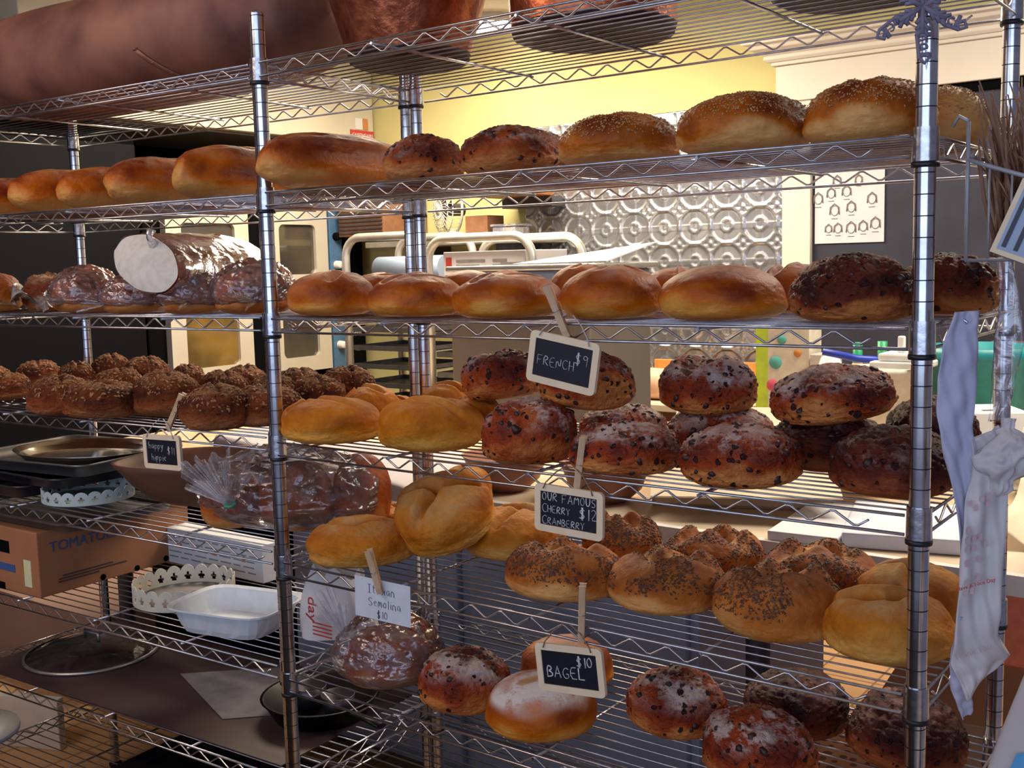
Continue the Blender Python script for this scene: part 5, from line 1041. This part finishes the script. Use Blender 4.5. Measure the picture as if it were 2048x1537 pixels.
V2 = V.copy(); nn = V2-np.stack([V2[:,0], 0*V2[:,0], 0*V2[:,0]+.042], 1); V2 += nn*.05+nn*(vnoise(V*np.array([90,25,25]), 4)*.035)[:,None]; V2[:,2] -= .001
o = link('plastic_film', np_mesh('plastic_film', V2, np.array(fs)), M['bag']); o.matrix_world = Matrix.Translation((-.388,.115,1.412)) @ Euler((.40, .0, 1.66)).to_matrix().to_4x4()
tag(o, 'clear film wrapped around the cut long loaf', 'bag', 'clear plastic bread bags')
tw = MB(); tw.tube([(-.12, 0, .092), (-.135, .002, .108), (-.13, .006, .122)], [.012, .006, .010], 8); w_ = tw.build('twisted_end', M['bagmilky'], o)

# ---------------------------------------------------------------- left unit, fifth shelf
def sheet_tray(name, cx, cy, z, L, W, hh, rz, mat, label, cat='tray', floor_mat=None, flare=.012, group=None):
    t = empty(name, (cx, cy, z), rz, label, cat, group)
    def rr(a, b, rad, K=5):
        o_ = []
        for qx, qy, a0 in ((a-rad, b-rad, 0), (-a+rad, b-rad, 90), (-a+rad, -b+rad, 180), (a-rad, -b+rad, 270)):
            for k in range(K+1): an = math.radians(a0+90*k/K); o_.append((qx+rad*math.cos(an), qy+rad*math.sin(an)))
        return o_
    rings = [(rr(L/2-flare, W/2-flare, .03), .0), (rr(L/2, W/2, .035), hh), (rr(L/2+.006, W/2+.006, .038), hh+.002), (rr(L/2+.006, W/2+.006, .038), hh-.004), (rr(L/2+.004, W/2+.004, .036), hh-.004),
             (rr(L/2-.002, W/2-.002, .034), hh-.001), (rr(L/2-flare-.002, W/2-flare-.002, .03), .003)]
    vs = []; fs = []; n = len(rings[0][0])
    for r_, z_ in rings: vs += [(x, y, z_) for x, y in r_]
    for i in range(len(rings)-1):
        for k in range(n): fs.append((i*n+k, i*n+(k+1) % n, (i+1)*n+(k+1) % n, (i+1)*n+k))
    m = MB(); m.add(vs, fs, True); m.build('rim', M[mat], t)
    m = MB(); m.add([(x, y, 0) for x, y in rings[0][0]]+[(x, y, .003) for x, y in rings[-1][0]], [tuple(range(n))[::-1], tuple(range(n, 2*n))]); m.build('tray_floor', M[floor_mat or mat], t)
    return t
def oval(name, cx, cy, z, a, b, hh, rz, mat, label, cat):
    m = MB(); m.lathe([(0,.0),(.80,.0),(.86,.15*1),(1.0,1.0),(1.02,1.02),(1.0,.93),(.85,.2),(.79,.08),(0,.08)], 48)
    m.v = [(x*a, y*b, zz*hh) for x, y, zz in m.v]; o = m.build(name, M[mat], loc=(cx, cy, z), rot=(0, 0, rz)); tag(o, label, cat); return o
S5 = .9030
sheet_tray('baking_tray', -1.06, .17, S5+.004, .25, .36, .030, .05, 'traydark', 'dark baking tray at the bottom of the stack on the left fifth shelf')
sheet_tray('baking_tray', -.985, .18, S5+.036, .38, .34, .026, .02, 'traydark', 'second dark tray under the blue grey pan, left fifth shelf')
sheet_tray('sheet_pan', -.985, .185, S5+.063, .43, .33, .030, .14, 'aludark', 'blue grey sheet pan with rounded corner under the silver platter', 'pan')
oval('silver_platter', -.965, .20, S5+.070, .195, .145, .028, .2, 'silver', 'shiny oval silver platter on top of the tray stack', 'platter')
def lace(name, cx, cy, z, r, hh, mat, label, sy=1.0):
    t = empty(name, (cx, cy, z), 0, label, 'tray', 'round lace edged trays')
    MB().lathe([(0,0),(r,0),(r,.004),(0,.004)], 48, sy=sy).build('tray_floor', M['greypaper' if mat == 'lace' else mat], t)
    m = MB(); n = 22; pts = []; nu = n*12
    def out(u):
        p = (u*n) % 1; return hh*(.70+.30*abs(math.sin(p*PI))**.6)
    rows = [0, .22, .36, .50, .64, 1.0]; vs = []; fs = []
    for i in range(nu):
        a = 2*PI*i/nu; top = out(i/nu)
        for k in rows: vs.append((r*math.cos(a), r*sy*math.sin(a), .001+k*top))
    for i in range(nu):
        p = (i % 12); j = (i+1) % nu
        for k in range(5):
            if (k == 2 and p in (3,4,5,6,7,8)) or (k == 1 and p in (4,5,6,7)) or (k == 3 and p in (5,6)): continue
            fs.append((i*6+k, j*6+k, j*6+k+1, i*6+k+1))
    m.add(vs, fs); m.build('lace_rim', M[mat], t, solid=.0022); return t
lace('lace_tray', -.822, .112, S5, .105, .032, 'lace2', 'mint white round lace edged tray between the tray stack and wooden bowl')
t = empty('wooden_bowl', (-.545, .235, S5), .35, 'large brown wooden dough bowl behind the happy hippie sign', 'bowl')
bw = MB(); pr_ = [(.0,0),(.42,.0),(.60,.13),(.80,.45),(.95,.82),(1.03,1.0),(.97,1.0),(.88,.80),(.72,.45),(.5,.16),(0,.10)]
for r_, z_ in pr_: pass
bw.lathe(pr_, 56); bw.v = [(x*.215*(1+.05*math.cos(math.atan2(y, x)*3)), y*.15, zz*.105*(1+.08*x)) for x, y, zz in bw.v]; bw.build('bowl_wall', M['bowlwood'], t)
# two bagged bread chunks
bl_ = [('bagged_loaf', -.270, .100, S5, .070, .062, .125, 'pale sided bread chunk at the left in the tied bag', 401), ('bagged_loaf', -.135, .160, S5, .085, .072, .140, 'orange brown bread chunk in the tied bag beside the middle post', 405), ('bagged_loaf', -.035, .250, S5, .062, .060, .150, 'dark crusted bread chunk in the tied bag, right of the middle post', 409)]
for nm_, x, y, z, a, b, h, lab, sd in bl_:
    me = bread_mesh(nm_, 'bag', a, b, h, sd, 6, 1, [(-.7, -.3, .5, .7)] if sd == 401 else None); o = link(nm_, me, CR['bag'], loc=(x, y, z+.004)); tag(o, lab, 'bread', 'loaves in plastic bags')
o = bag_mesh('plastic_bag', -.155, .165, S5+.001, .200, .120, .165, 77, label='big clear bag tied with green around the bread chunks', rz=.45, amp=.16)
IM = (Matrix.Translation((-.155, .165, S5+.001)) @ Matrix.Rotation(.45, 4, 'Z')).inverted(); TIE = IM @ Vector((-.150, .000, .985))
for tg, w_, sd in (((-.240, -.015, 1.062), .030, 5), ((-.175, -.012, 1.080), .035, 8), ((-.115, -.005, 1.065), .028, 11), ((-.235, -.012, 1.02), .02, 13)):
    v_ = (IM @ Vector(tg))-TIE; frill(o, TIE, v_, v_.length, w_, sd, mat='bagmilky', fan=15)
MB().tube([(TIE.x+.010*math.cos(k*PI/5), TIE.y+.008*math.sin(k*PI/5), TIE.z+.004*math.sin(k*PI/5)) for k in range(10)], .0035, 6, closed=True).build('green_tie', M['lampgreen'], o)
# ---------------------------------------------------------------- left unit, sixth shelf
S6 = .6740
t = empty('tomato_box', (-.865, -.005, S6), .03, 'cardboard box printed TOMATOES with a yellow sticker', 'box')
cb = MB().box(-.33, 0, 0, 0, .44, .160).build('carton', M['cardboard'], t, bevel=.003)
txt('TOMATOES', .036, 'printed_word', M['boxblue'], cb, Matrix.Translation((.0012, .125, .116)) @ Matrix.Rotation(PI/2, 4, 'Z') @ Matrix.Rotation(PI/2, 4, 'X'), .0004)
txt('Hot house grown', .022, 'printed_word', M['boxblue'], cb, Matrix.Translation((.0012, .14, .040)) @ Matrix.Rotation(PI/2, 4, 'Z') @ Matrix.Rotation(PI/2, 4, 'X'), .0004, shear=.3) if False else None
px_ = MB()
for (y0, y1, z_) in ((.06,.20,.040),(.05,.16,.026),(.05,.24,.033)): px_.box(.0004, y0, z_, .0014, y1, z_+.0035)
px_.build('small_print', M['boxprint'], cb)
MB().box(-.060, -.0015, .022, -.030, .0, .088).build('yellow_sticker', M['sticker'], cb)
hl = MB(); hl.box(-.30, -.0012, .095, -.12, .001, .125); hl.box(-.25,-.0012,0,-.15,.001,.018); hl.build('hand_hole', M['black'], cb)
MB().box(-.29, -.0014, .050, -.10, 0, .068).build('blue_print', M['boxblue'], cb)
for (y_, z_) in ((.36,.012),(.27,.008),(.17,.010)): MB().lathe([(0,.001),(.008,.001),(.008,0)], 12, M=Matrix.Translation((.0005, y_, z_)) @ Matrix.Rotation(PI/2, 4, 'Y')).build('vent_hole', M['black'], cb)
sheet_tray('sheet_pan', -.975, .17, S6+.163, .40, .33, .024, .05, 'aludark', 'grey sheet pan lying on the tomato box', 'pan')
lace('lace_tray', -.575, .190, S6, .116, .048, 'lace', 'cream round lace edged tray on the left sixth shelf')
# moulded takeaway tray
t = empty('moulded_tray', (-.305, .125, S6), .22, 'white moulded fibre takeaway tray beside the lace tray', 'tray')
mt = MB(); nn_ = 44; prof_ = [(.80,.0),(.86,.012),(.97,.052),(1.06,.056),(1.06,.052),(.99,.050),(.955,.050),(.84,.014),(.78,.006)]; vs = []; fs = []
for r_, z_ in prof_:
    for k in range(nn_):
        a = 2*PI*k/nn_; c, s_ = math.cos(a), math.sin(a); e = 5.0; den = (abs(c)**e+abs(s_)**e)**(1/e); rib = 1-.02*(1 if k % 4 == 0 and .0 < z_ < .05 else 0)
        vs.append((c/den*.125*r_*rib, s_/den*.092*r_*rib, z_))
for i in range(len(prof_)-1):
    for k in range(nn_): fs.append((i*nn_+k, i*nn_+(k+1) % nn_, (i+1)*nn_+(k+1) % nn_, (i+1)*nn_+k))
fs += [tuple(range(nn_))[::-1], tuple(range(8*nn_, 9*nn_))]; mt.add(vs, fs); mt.build('tray_wall', M['moulded'], t)
t = empty('printed_carton', (-.70, .395, S6), .0, 'low white carton printed with lines of small text at the back of the sixth shelf', 'box')
cb = MB().box(-.24, -.03, 0, .20, .03, .095).build('carton', M['paper'], t, bevel=.002)
px_ = MB(); rp = random.Random(3)
for k in range(5):
    x = -.21
    while x < .17: L_ = rp.uniform(.02, .05); px_.box(x, -.0312, .018+k*.014, x+L_, -.0300, .021+k*.014); x += L_+.012
px_.build('small_print', M['labelgrey'], cb)
tr_ = MB()
for x in (-.12, .02, .13): tr_.add([(x-.008,-.0315,.045),(x+.008,-.0315,.045),(x,-.0315,.062)], [(0,1,2)])
tr_.build('warning_mark', M['bottleorange'], cb)
# carrier bag crumpled on the sixth shelf
def carrier(s, q):
    a = 2*PI*s; r_ = (.085-.035*q)*(1+.16*math.sin(a*3+q*4)+.06*math.sin(a*7)); return (-.105+r_*math.cos(a)*1.1+.02*q, .225+r_*math.sin(a)*.8, S6+.001+.135*q+.012*math.sin(a*4)*q)
cb_ = MB(); cb_.grid(carrier, 64, 24, closeu=True); o = cb_.build('carrier_bag', M['paper']); tag(o, 'crumpled white carrier bag with red lettering behind the takeaway tray', 'bag')
txt('day', .040, 'red_lettering', M['labelred'], o, Matrix.Translation((-.085, .142, S6+.07)) @ Matrix.Rotation(-.1, 4, 'Z') @ Matrix.Rotation(PI/2, 4, 'X') @ Matrix.Rotation(-PI/2, 4, 'Z'), .0006)
ln = MB()
for k in range(4): ln.box(-.075+k*.0, .1325, S6+.022+k*.008, -.02, .134, S6+.0245+k*.008)
ln.build('red_lettering', M['labelred'], o)
# bagged loaf N1
o = bag_mesh('plastic_bag', .190, .071, .6712, .108, .088, .128, 31, label='clear bag around the loaf below the Italian Semolina card', rz=.2, amp=.13)
frill(o, (-.075, -.02, .085), (-.50, -.05, .85), .10, .022, 3, mat='bagmilky', fan=8); frill(o, (-.075, -.02, .085), (-.2, -.15, .9), .06, .02, 6, mat='bagmilky', fan=8)
# ---------------------------------------------------------------- left unit, seventh shelf
S7 = .4450
t = MB().box(-1.165, -.005, 0, -.075, .415, .0035).build('baking_mat', M['mat'], loc=(0, .006, S7), rot=(0, 0, 0), bevel=.001); t.rotation_euler = (0, 0, .05); t.location = (-.01, .048, S7); tag(t, 'brown baking mat covering the left seventh shelf', 'mat')
t = empty('glass_lid', (-1.005, .205, S7+.0040), 0, 'clear glass pot lid with steel handle on the brown mat', 'lid')
MB().lathe([(.165,.0),(.168,.003),(.165,.006),(.12,.022),(.06,.034),(.0,.038)], 48).build('glass', M['glasslid'], t); MB().lathe([(.160,.0),(.171,.0),(.172,.006),(.165,.008)], 48).build('steel_rim', M['steel'], t)
MB().tube([(-.03,0,.034),(-.03,0,.055),(.03,0,.055),(.03,0,.034)], .005, 8).build('handle', M['steel'], t)
o = MB().add([(-.675,.235,0),(-.365,.118,0),(-.18,.30,0),(-.50,.40,0)], [(0,1,2,3)]).build('parchment_sheet', M['greypaper'], loc=(0,0,S7+.0050), solid=.0014); tag(o, 'grey parchment sheet lying aslant on the brown mat', 'paper')
t = empty('cast_iron_pan', (-.205, .265, S7+.007), 2.9, 'black cast iron pan behind the foot of the middle post', 'pan')
MB().lathe([(0,0),(.105,0),(.128,.042),(.133,.044),(.124,.044),(.10,.006),(0,.006)], 40).build('pan_wall', M['castiron'], t); MB().tube([(-.125,0,.036),(-.18,0,.044),(-.25,0,.048)], [.012,.010,.012], 10, flat=.5).build('handle', M['castiron'], t)
t = empty('steel_cups', (-.200, .27, S7+.0135), 0, 'two small steel cups standing in the black pan', 'cup')
for dx in (-.045, .045): MB().lathe([(0,0),(.03,0),(.038,.045),(.036,.045),(.028,.003),(0,.003)], 24, cx=dx).build('cup', M['steeldark'], t)
# lower shelf tray
sheet_tray('baking_tray', -.52, .20, .2185, .50, .34, .02, .06, 'traydark', 'dark baking tray on the lowest left shelf')
# white flared stand, bottom left corner
t = empty('white_stand', (-.725, -.285, 0), 0, 'white flared enamel stand at the bottom left corner', 'stand')
MB().lathe([(.0,.0),(.12,.0),(.10,.03),(.03,.06),(.022,.30),(.035,.40),(.085,.462),(.115,.475),(.118,.484),(.085,.492),(.060,.53),(.03,.60),(.015,.64),(0,.645)], 40).build('stand_body', M['plasticwhite'], t)
MB().lathe([(.104,.466),(.1185,.4735),(.1195,.4785),(.1165,.482)], 40).build('grey_band', M['bluegrey'], t)
# added block out of view, keeps window light off the lower shelves
t = empty('unseen_shade_block', (0, 0, 0), 0, 'added dark block below the picture, shading the lower shelves', 'counter')
MB().box(-1.4, -1.25, .74, 2.3, -.80, .78).build('worktop', M['counter'], t, bevel=.004); MB().box(-1.35, -1.2, 0, 2.25, -.85, .74).build('cabinet', M['counter'], t)

# ---------------------------------------------------------------- things hanging at the right
def sheet(name, left, right, nu, mat, seed, amp=.004, parent=None, solid=.0012):
    """hanging film between two edges given top to bottom"""
    left = [Vector(p) for p in left]; right = [Vector(p) for p in right]
    def samp(L_, t_):
        f = t_*(len(L_)-1); i = min(int(f), len(L_)-2); return L_[i].lerp(L_[i+1], f-i)
    nrm = Vector((.6, -.8, 0))
    def fn(u, v):
        a = samp(left, v); b = samp(right, v); p = a.lerp(b, u)
        return tuple(p+nrm*(amp*math.sin(u*7+v*9+seed)+amp*.6*math.sin(u*17-v*23+seed)+amp*.4*math.sin(v*41+u*5)))
    m = MB(); m.grid(fn, nu, 60); return m.build(name, M[mat], parent, solid=solid)
M['filmlilac'] = plain('lilac_paper_film', (.46,.46,.62), .6, 0, .05, 6)
M['sackblue'] = plain('sky_blue_print', (.10,.38,.72), .5)
M['sackblue2'] = plain('pale_blue_print', (.34,.48,.68), .5)
M['filmwhite'] = plain('thin_white_bag', (.58,.54,.57), .45, 0, .08, 9, .2)
o = sheet('paper_strip', [(1.208,-.017,1.373),(1.200,-.029,1.335),(1.197,-.036,1.295),(1.199,-.040,1.254),(1.205,-.041,1.213),(1.217,-.039,1.167),(1.226,-.037,1.10),(1.230,-.035,1.05)],
          [(1.232,.001,1.374),(1.231,-.003,1.352),(1.235,-.005,1.317),(1.234,-.011,1.276),(1.232,-.017,1.241),(1.235,-.019,1.212),(1.239,-.025,1.154),(1.234,-.030,1.05)], 14, 'filmlilac', 1, .0025)
tag(o, 'lilac white strip of film hanging from the third shelf side', 'plastic film')
t = empty('carrier_bags', (0, 0, 0), 0, 'hanging bundle of thin white carrier bags with faint red print', 'bag')
bagf = sheet('bag_body', [(1.233,-.025,1.224),(1.237,-.027,1.192),(1.232,-.036,1.155),(1.229,-.044,1.108),(1.229,-.053,1.050),(1.227,-.061,.998),(1.227,-.066,.963),(1.237,-.062,.943),(1.243,-.060,.922)],
      [(1.258,-.004,1.241),(1.280,.008,1.211),(1.270,-.004,1.177),(1.270,-.014,1.107),(1.268,-.025,1.037),(1.269,-.030,.997),(1.282,-.023,.973),(1.262,-.041,.951),(1.245,-.058,.925)], 18, 'filmwhite', 3, .003, t)
bb_ = MB()
def billow(u, v):
    a_ = 2*PI*u; r_ = (.006+.021*math.sin(min(1, v*1.15)*PI)**.7)*(1+.18*math.sin(a_*3+v*7)+.10*math.sin(a_*5-v*11)); r_ *= 1+.55*float(vnoise(np.array([[math.cos(a_)*2.2+3, math.sin(a_)*2.2, v*5]]), 3)[0])+.25*float(vnoise(np.array([[math.cos(a_)*6, math.sin(a_)*6+9, v*12]]), 8)[0]); return (1.257+.012*v+r_*math.cos(a_)*1.05, -.012+.006*v+r_*math.sin(a_)*.6, 1.160+.090*v)
bb_.grid(billow, 60, 40, closeu=True); bb_.build('bag_billow', M['filmwhite'], t)
sheet('bag_fold', [(1.229,-.055,1.02),(1.222,-.055,.97),(1.224,-.055,.93),(1.236,-.050,.895)], [(1.238,-.045,1.02),(1.236,-.045,.96),(1.244,-.045,.93),(1.246,-.045,.905)], 8, 'filmlilac', 6, .002, t)
ra = MB(); rp = random.Random(9); e1 = Vector((.8, .6, 0))
for k, zz in enumerate((1.150, 1.142, 1.118, 1.106, 1.096, 1.080, 1.058, 1.046)):
    for c in range(4):
        if rp.random() < .25: continue
        p = Vector((1.236+.007*c*.8, -.0445+.007*c*.6-.002*k*.8, zz+.0025*c)); q = p+e1*.0045; ra.add([p, q, q+Vector((0,0,.006+.004*rp.random())), p+Vector((0,0,.006))], [(0,1,2,3)])
M['faintred'] = plain('faint_red_print', (.60,.42,.46), .7, 0, .1)
ra.build('printed_pattern', M['faintred'], bagf)
rt = Matrix.Translation((1.249, -.056, 1.062)) @ Matrix.Rotation(math.atan2(.6, .8), 4, 'Z') @ Matrix.Rotation(-.25, 4, 'Y') @ Matrix.Rotation(PI/2, 4, 'X')
txt('Have A Nice Day', .0065, 'red_lettering', M['labelred'], bagf, rt, .0003)
txt('Thank You', .010, 'red_lettering', M['faintred'], bagf, Matrix.Translation((1.250, -.066, .985)) @ Matrix.Rotation(math.atan2(.6, .8), 4, 'Z') @ Matrix.Rotation(-.3, 4, 'Y') @ Matrix.Rotation(PI/2, 4, 'X'), .0003)
o = sheet('film_band', [(1.250,.075,1.503),(1.238,.055,1.44),(1.240,.060,1.38),(1.238,.050,1.33),(1.240,.040,1.28),(1.238,.030,1.24)], [(1.262,.080,1.503),(1.250,.065,1.44),(1.262,.070,1.38),(1.270,.066,1.335),(1.262,.050,1.28),(1.256,.036,1.24)], 8, 'bag', 4, .002)
tag(o, 'clear film band hanging down in front of the rear right post', 'plastic film')
hk = MB().tube([(1.176,.03,1.353),(1.19,.02,1.362),(1.215,-.006,1.366),(1.222,-.010,1.36)], .0018, 6).build('wire_hook', M['chrome']); tag(hk, 'wire hook holding the lilac strip on the third shelf side', 'hook')
# wire basket with twigs
t = empty('wire_basket', (1.205, .045, 1.432), 0, 'grey wire basket of dry twigs hung on the right side of the shelving', 'basket')
b_ = MB(); BX, BY, BZ = .30, .22, .165
b_.tube([(0,0,0),(BX,0,0),(BX,BY,0),(0,BY,0)], .0022, 6, closed=True)
def rimz(u): return .120-.055*math.sin(min(1, u*1.3)*PI/2)
b_.tube([(BX*k/12, 0, rimz(k/12)) for k in range(13)], .0030, 6); b_.tube([(BX*k/12, BY, rimz(k/12)+.03) for k in range(13)], .0030, 6)
b_.tube([(0,0,0),(0,0,BZ)], .0026, 6); b_.tube([(0,BY,0),(0,BY,BZ)], .0026, 6); b_.tube([(0,0,BZ-.04),(0,BY,BZ-.04)], .0026, 6)
for z_ in (0, BZ): pass
for k in range(1, 12): b_.tube([(BX*k/12, 0, 0), (BX*k/12, 0, rimz(k/12))], .0014, 5); b_.tube([(BX*k/12, 0, 0), (BX*k/12, BY, 0)], .0014, 5); b_.tube([(BX*k/12, BY, 0), (BX*k/12, BY, rimz(k/12)+.03)], .0014, 5)
for s_ in (0, BY): b_.tube([(0, s_, BZ), (-.012, s_*.9+.005, BZ+.008), (-.020, s_*.9+.005, BZ-.004)], .0024, 6)
b_.build('wire_frame', M['basket'], t)
rp = random.Random(4); tw = MB()
for k in range(210):
    x0 = rp.uniform(.012, .14); y0 = rp.uniform(.03, .19); dx = rp.uniform(-.9, .9); dy = rp.uniform(-.15, .15); L_ = rp.uniform(.10, .22)
    x1 = min(max(x0+dx*.09, .008), .40); pts = [(x0, y0, .004), ((x0+x1)/2+rp.uniform(-.012,.012), y0+dy*.3, L_*.5), (x1, min(max(y0+dy, .01), .21), L_)]
    tw.tube(pts, [rp.uniform(.0022,.0042), .0028, .0008], 5)
    if rp.random() < .6: tw.tube([pts[1], (pts[1][0]+rp.uniform(-.03,.03), pts[1][1], pts[1][2]+.05)], [.0018, .0006], 4)
o = tw.build('dry_twigs', M['twig'], loc=(1.205, .045, 1.432)); tag(o, 'bundle of dry brown twigs standing in the grey wire basket', 'twigs')
t = empty('striped_card', (1.252, .030, 1.436), 0, 'pale framed card with dark stripes at the front of the wire basket', 'card', rot=(-.06, .38, .0))
MB().box(-.018, -.001, 0, .070, .001, .090).build('card', M['frame'], t); MB().box(-.012, -.002, .006, .064, -.001, .083).build('grey_panel', M['bluegrey'], t)
sp_ = MB()
for k in range(5): sp_.box(-.008+k*.014, -.003, .010, -.003+k*.014, -.002, .075)
sp_.build('dark_stripes', M['navy'], t)
# snowflake of lettering hanging on the right post
t = empty('snowflake_ornament', (1.172, -.034, 1.722), 0, 'lilac wooden snowflake of curly script on top of the right post', 'ornament', rot=(0, 0, .55))
sf = MB()
for k in range(6):
    a = k*PI/3+PI/6; c, s_ = math.cos(a), math.sin(a); sf.tube([(0,0,0), (c*.030, 0, s_*.030)], .0034, 6)
    for r_ in (.010, .017, .024):
        for q in (-.65, .65): sf.tube([(c*r_, 0, s_*r_), (c*r_+math.cos(a+q)*.011, 0, s_*r_+math.sin(a+q)*.011)], .0026, 5)
sf.build('star', M['snow'], t)
for k, wd_ in enumerate(('and', 'uck', 'that', 'luck', 'merry', 'uck')):
    a = -PI/3*k+PI/6+.05
    lm = MB(); xe = letters(lm, wd_, 0, -.0055, .0145, .0026, 0, n=6, seed=k)
    lm.tube([(-.006, 0, -.004), (.010, 0, -.0075), (xe-.004, 0, -.006), (xe+.003, 0, .0), (xe-.003, 0, .006), (xe-.008, 0, .001)], .0022, 6)
    o = lm.build('script_word', M['snow'], t); o.matrix_local = Matrix.Rotation(-a, 4, 'Y') @ Matrix.Translation((.022, 0, 0))
# printed sack in the bottom right corner, on a side table
t = empty('side_table', (1.46, -.25, 0), 0, 'dark side table under the white sack at the lower right', 'table')
MB().box(-.24, -.20, .66, .30, .20, .68).build('table_top', M['counter'], t)
for x in (-.22, .28):
    for y in (-.18, .18): MB().tube([(x, y, 0), (x, y, .66)], .012).build('leg', M['black'], t)
def sack(s, q):
    a = 2*PI*s; e = 3.0; c, s_ = math.cos(a), math.sin(a); den = (abs(c)**e+abs(s_)**e)**(1/e); w_ = 1-.55*max(0, q-.5)
    x = .115*c/den*(1+.05*math.sin(a*4+q*9)); y = .07*s_/den*(1-q*.75)
    return (1.375+x*w_+.055*q, -.20+y, .682+.37*q+.008*math.sin(a*5+q*7))
sk = MB(); sk.grid(sack, 60, 40, closeu=True); o = sk.build('printed_sack', M['filmwhite']); tag(o, 'white plastic sack with blue print in the bottom right corner', 'bag')
bp_ = MB(); bp_.grid(lambda u, v: tuple(Vector(sack(.62+.09*u, .63+.10*v))+Vector((-.002,-.004,0))), 10, 8); bp_.build('blue_print', M['sackblue'], o)
bp_ = MB()
for k in range(5): bp_.grid(lambda u, v: tuple(Vector(sack(.63+.07*u, .76+.028*k+.016*v))+Vector((-.002,-.004,0))), 8, 3)
bp_.build('blue_lettering', M['sackblue2'], o)
